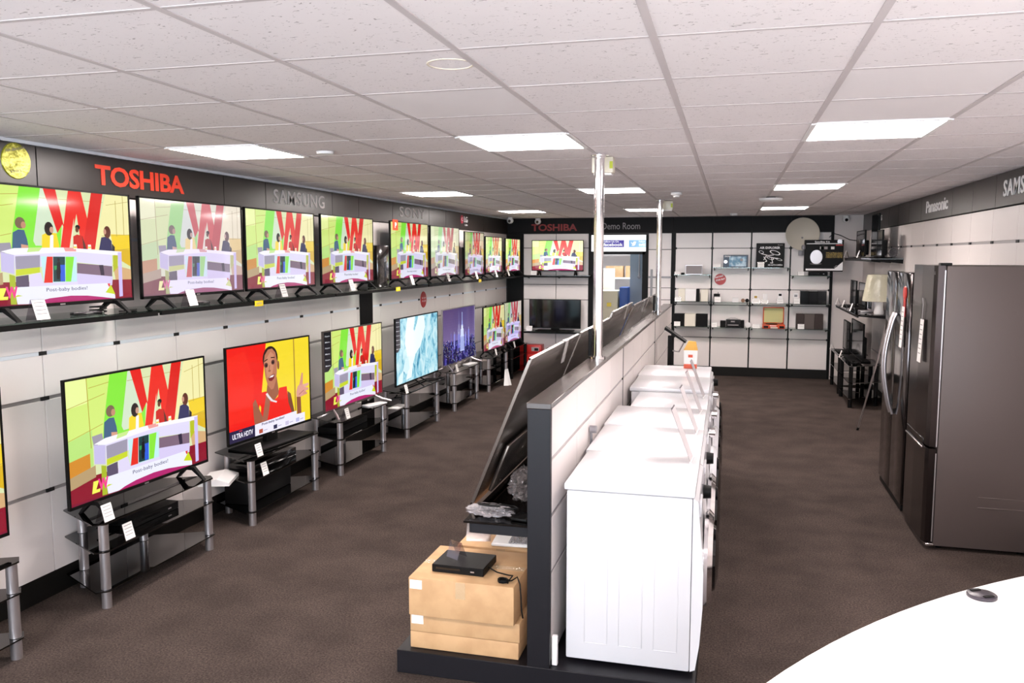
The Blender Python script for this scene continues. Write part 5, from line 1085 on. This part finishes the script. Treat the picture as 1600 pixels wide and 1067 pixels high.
t = thing('ceiling_sensor', 'small white lozenge fitting on the ceiling at the left', 'sensor', (-2.40, 4.69, H - .004)); MB().lathe([(0, 0), (.055, 0), (.05, -.015), (0, -.02)], (0, 0, 0), 'z', 24, 'white').build('housing', t)
t = thing('ceiling_ring', 'faint cream ring around a speaker hole in a ceiling tile', 'ceiling speaker', (-.915, 2.69, H + .001))
mb = MB(); mb.lathe([(.070, 0.003), (.072, -.0025), (.079, -.0025), (.081, 0.003)], (0, 0, 0), 'z', 40, mat('aged_cream', '#ddd2c0', .8)); mb.build('rim', t); MB().lathe([(0, .001), (.070, .001), (.070, .004)], (0, 0, 0), 'z', 32, 'tileplain').build('grille', t)
def emerg(label, x, y, sx):
    t = thing('ceiling_box', label, 'ceiling box', (x, y, H - .004), 0, 'white boxes hanging at the poles'); MB().box(-sx, sx, -.05, .05, -.10, 0, mat('aged_white_plastic', '#e0dbc9', .4), .006).build('box_body', t)
    MB().box(-sx + .01, sx - .01, -.04, .04, -.115, -.099, 'white', .005).build('lower_lip', t); MB().box(sx - .022, sx - .002, -.0525, -.049, -.075, -.03, mat('lime_sticker', '#b9c42c', .5)).build('green_sticker', t)
emerg('white box with a lime sticker behind the top of the nearer pole', -.81, 5.42, .068); emerg('white box beside the top of the farther pole', -.73, 9.95, .06)

# ------------------------------------------------------------ counter in the foreground
t = thing('shop_counter', 'curved white counter in the right foreground', 'counter', (0, 0, 0))
cx, cy, R0, R1 = 2.63, .327, 2.956, 2.05
a0 = math.acos((1.98 - cx) / R0); outer = [(cx + R0 * math.cos(a), cy + R0 * math.sin(a)) for a in [a0 + (PI + .35 - a0) * k / 48 for k in range(49)]]
b0 = math.acos((1.98 - cx) / R1); inner = [(cx + R1 * math.cos(a), cy + R1 * math.sin(a)) for a in [b0 + (PI + .35 - b0) * k / 40 for k in range(41)]]
MB().prism(outer + inner[::-1], 'z', 1.022, 1.05, 'counter').build('worktop', t)
def ring(r0, r1, z0, z1, mt, name):
    A = [(cx + r0 * math.cos(a), cy + r0 * math.sin(a)) for a in [a0 + .03 + (PI + .30 - a0) * k / 40 for k in range(41)]]; B = [(cx + r1 * math.cos(a), cy + r1 * math.sin(a)) for a in [a0 + .03 + (PI + .30 - a0) * k / 40 for k in range(41)]]
    MB().prism(A + B[::-1], 'z', z0, z1, mt).build(name, t)
ring(R0 - .12, R0 - .16, .09, 1.021, 'panel', 'front_panel'); ring(R0 - .16, R0 - .20, .0, .09, 'kick', 'kick_board')
t = thing('lens_cap', 'black camera lens cap lying on the white counter', 'lens cap', (.702, 2.500, 1.0502), .5)
MB().lathe([(0, 0), (.037, 0), (.0385, .002), (.0385, .008), (.036, .010), (0, .010)], (0, 0, 0), 'z', 48, mat('black_cap_plastic', '#39333a', .35)).build('cap_body', t)
for s_ in (-1, 1): MB().box(-.016, .016, s_ * .024 - .006, s_ * .024 + .006, .0098, .0118, 'blackm', .002, 1).build('pinch_grip', t)
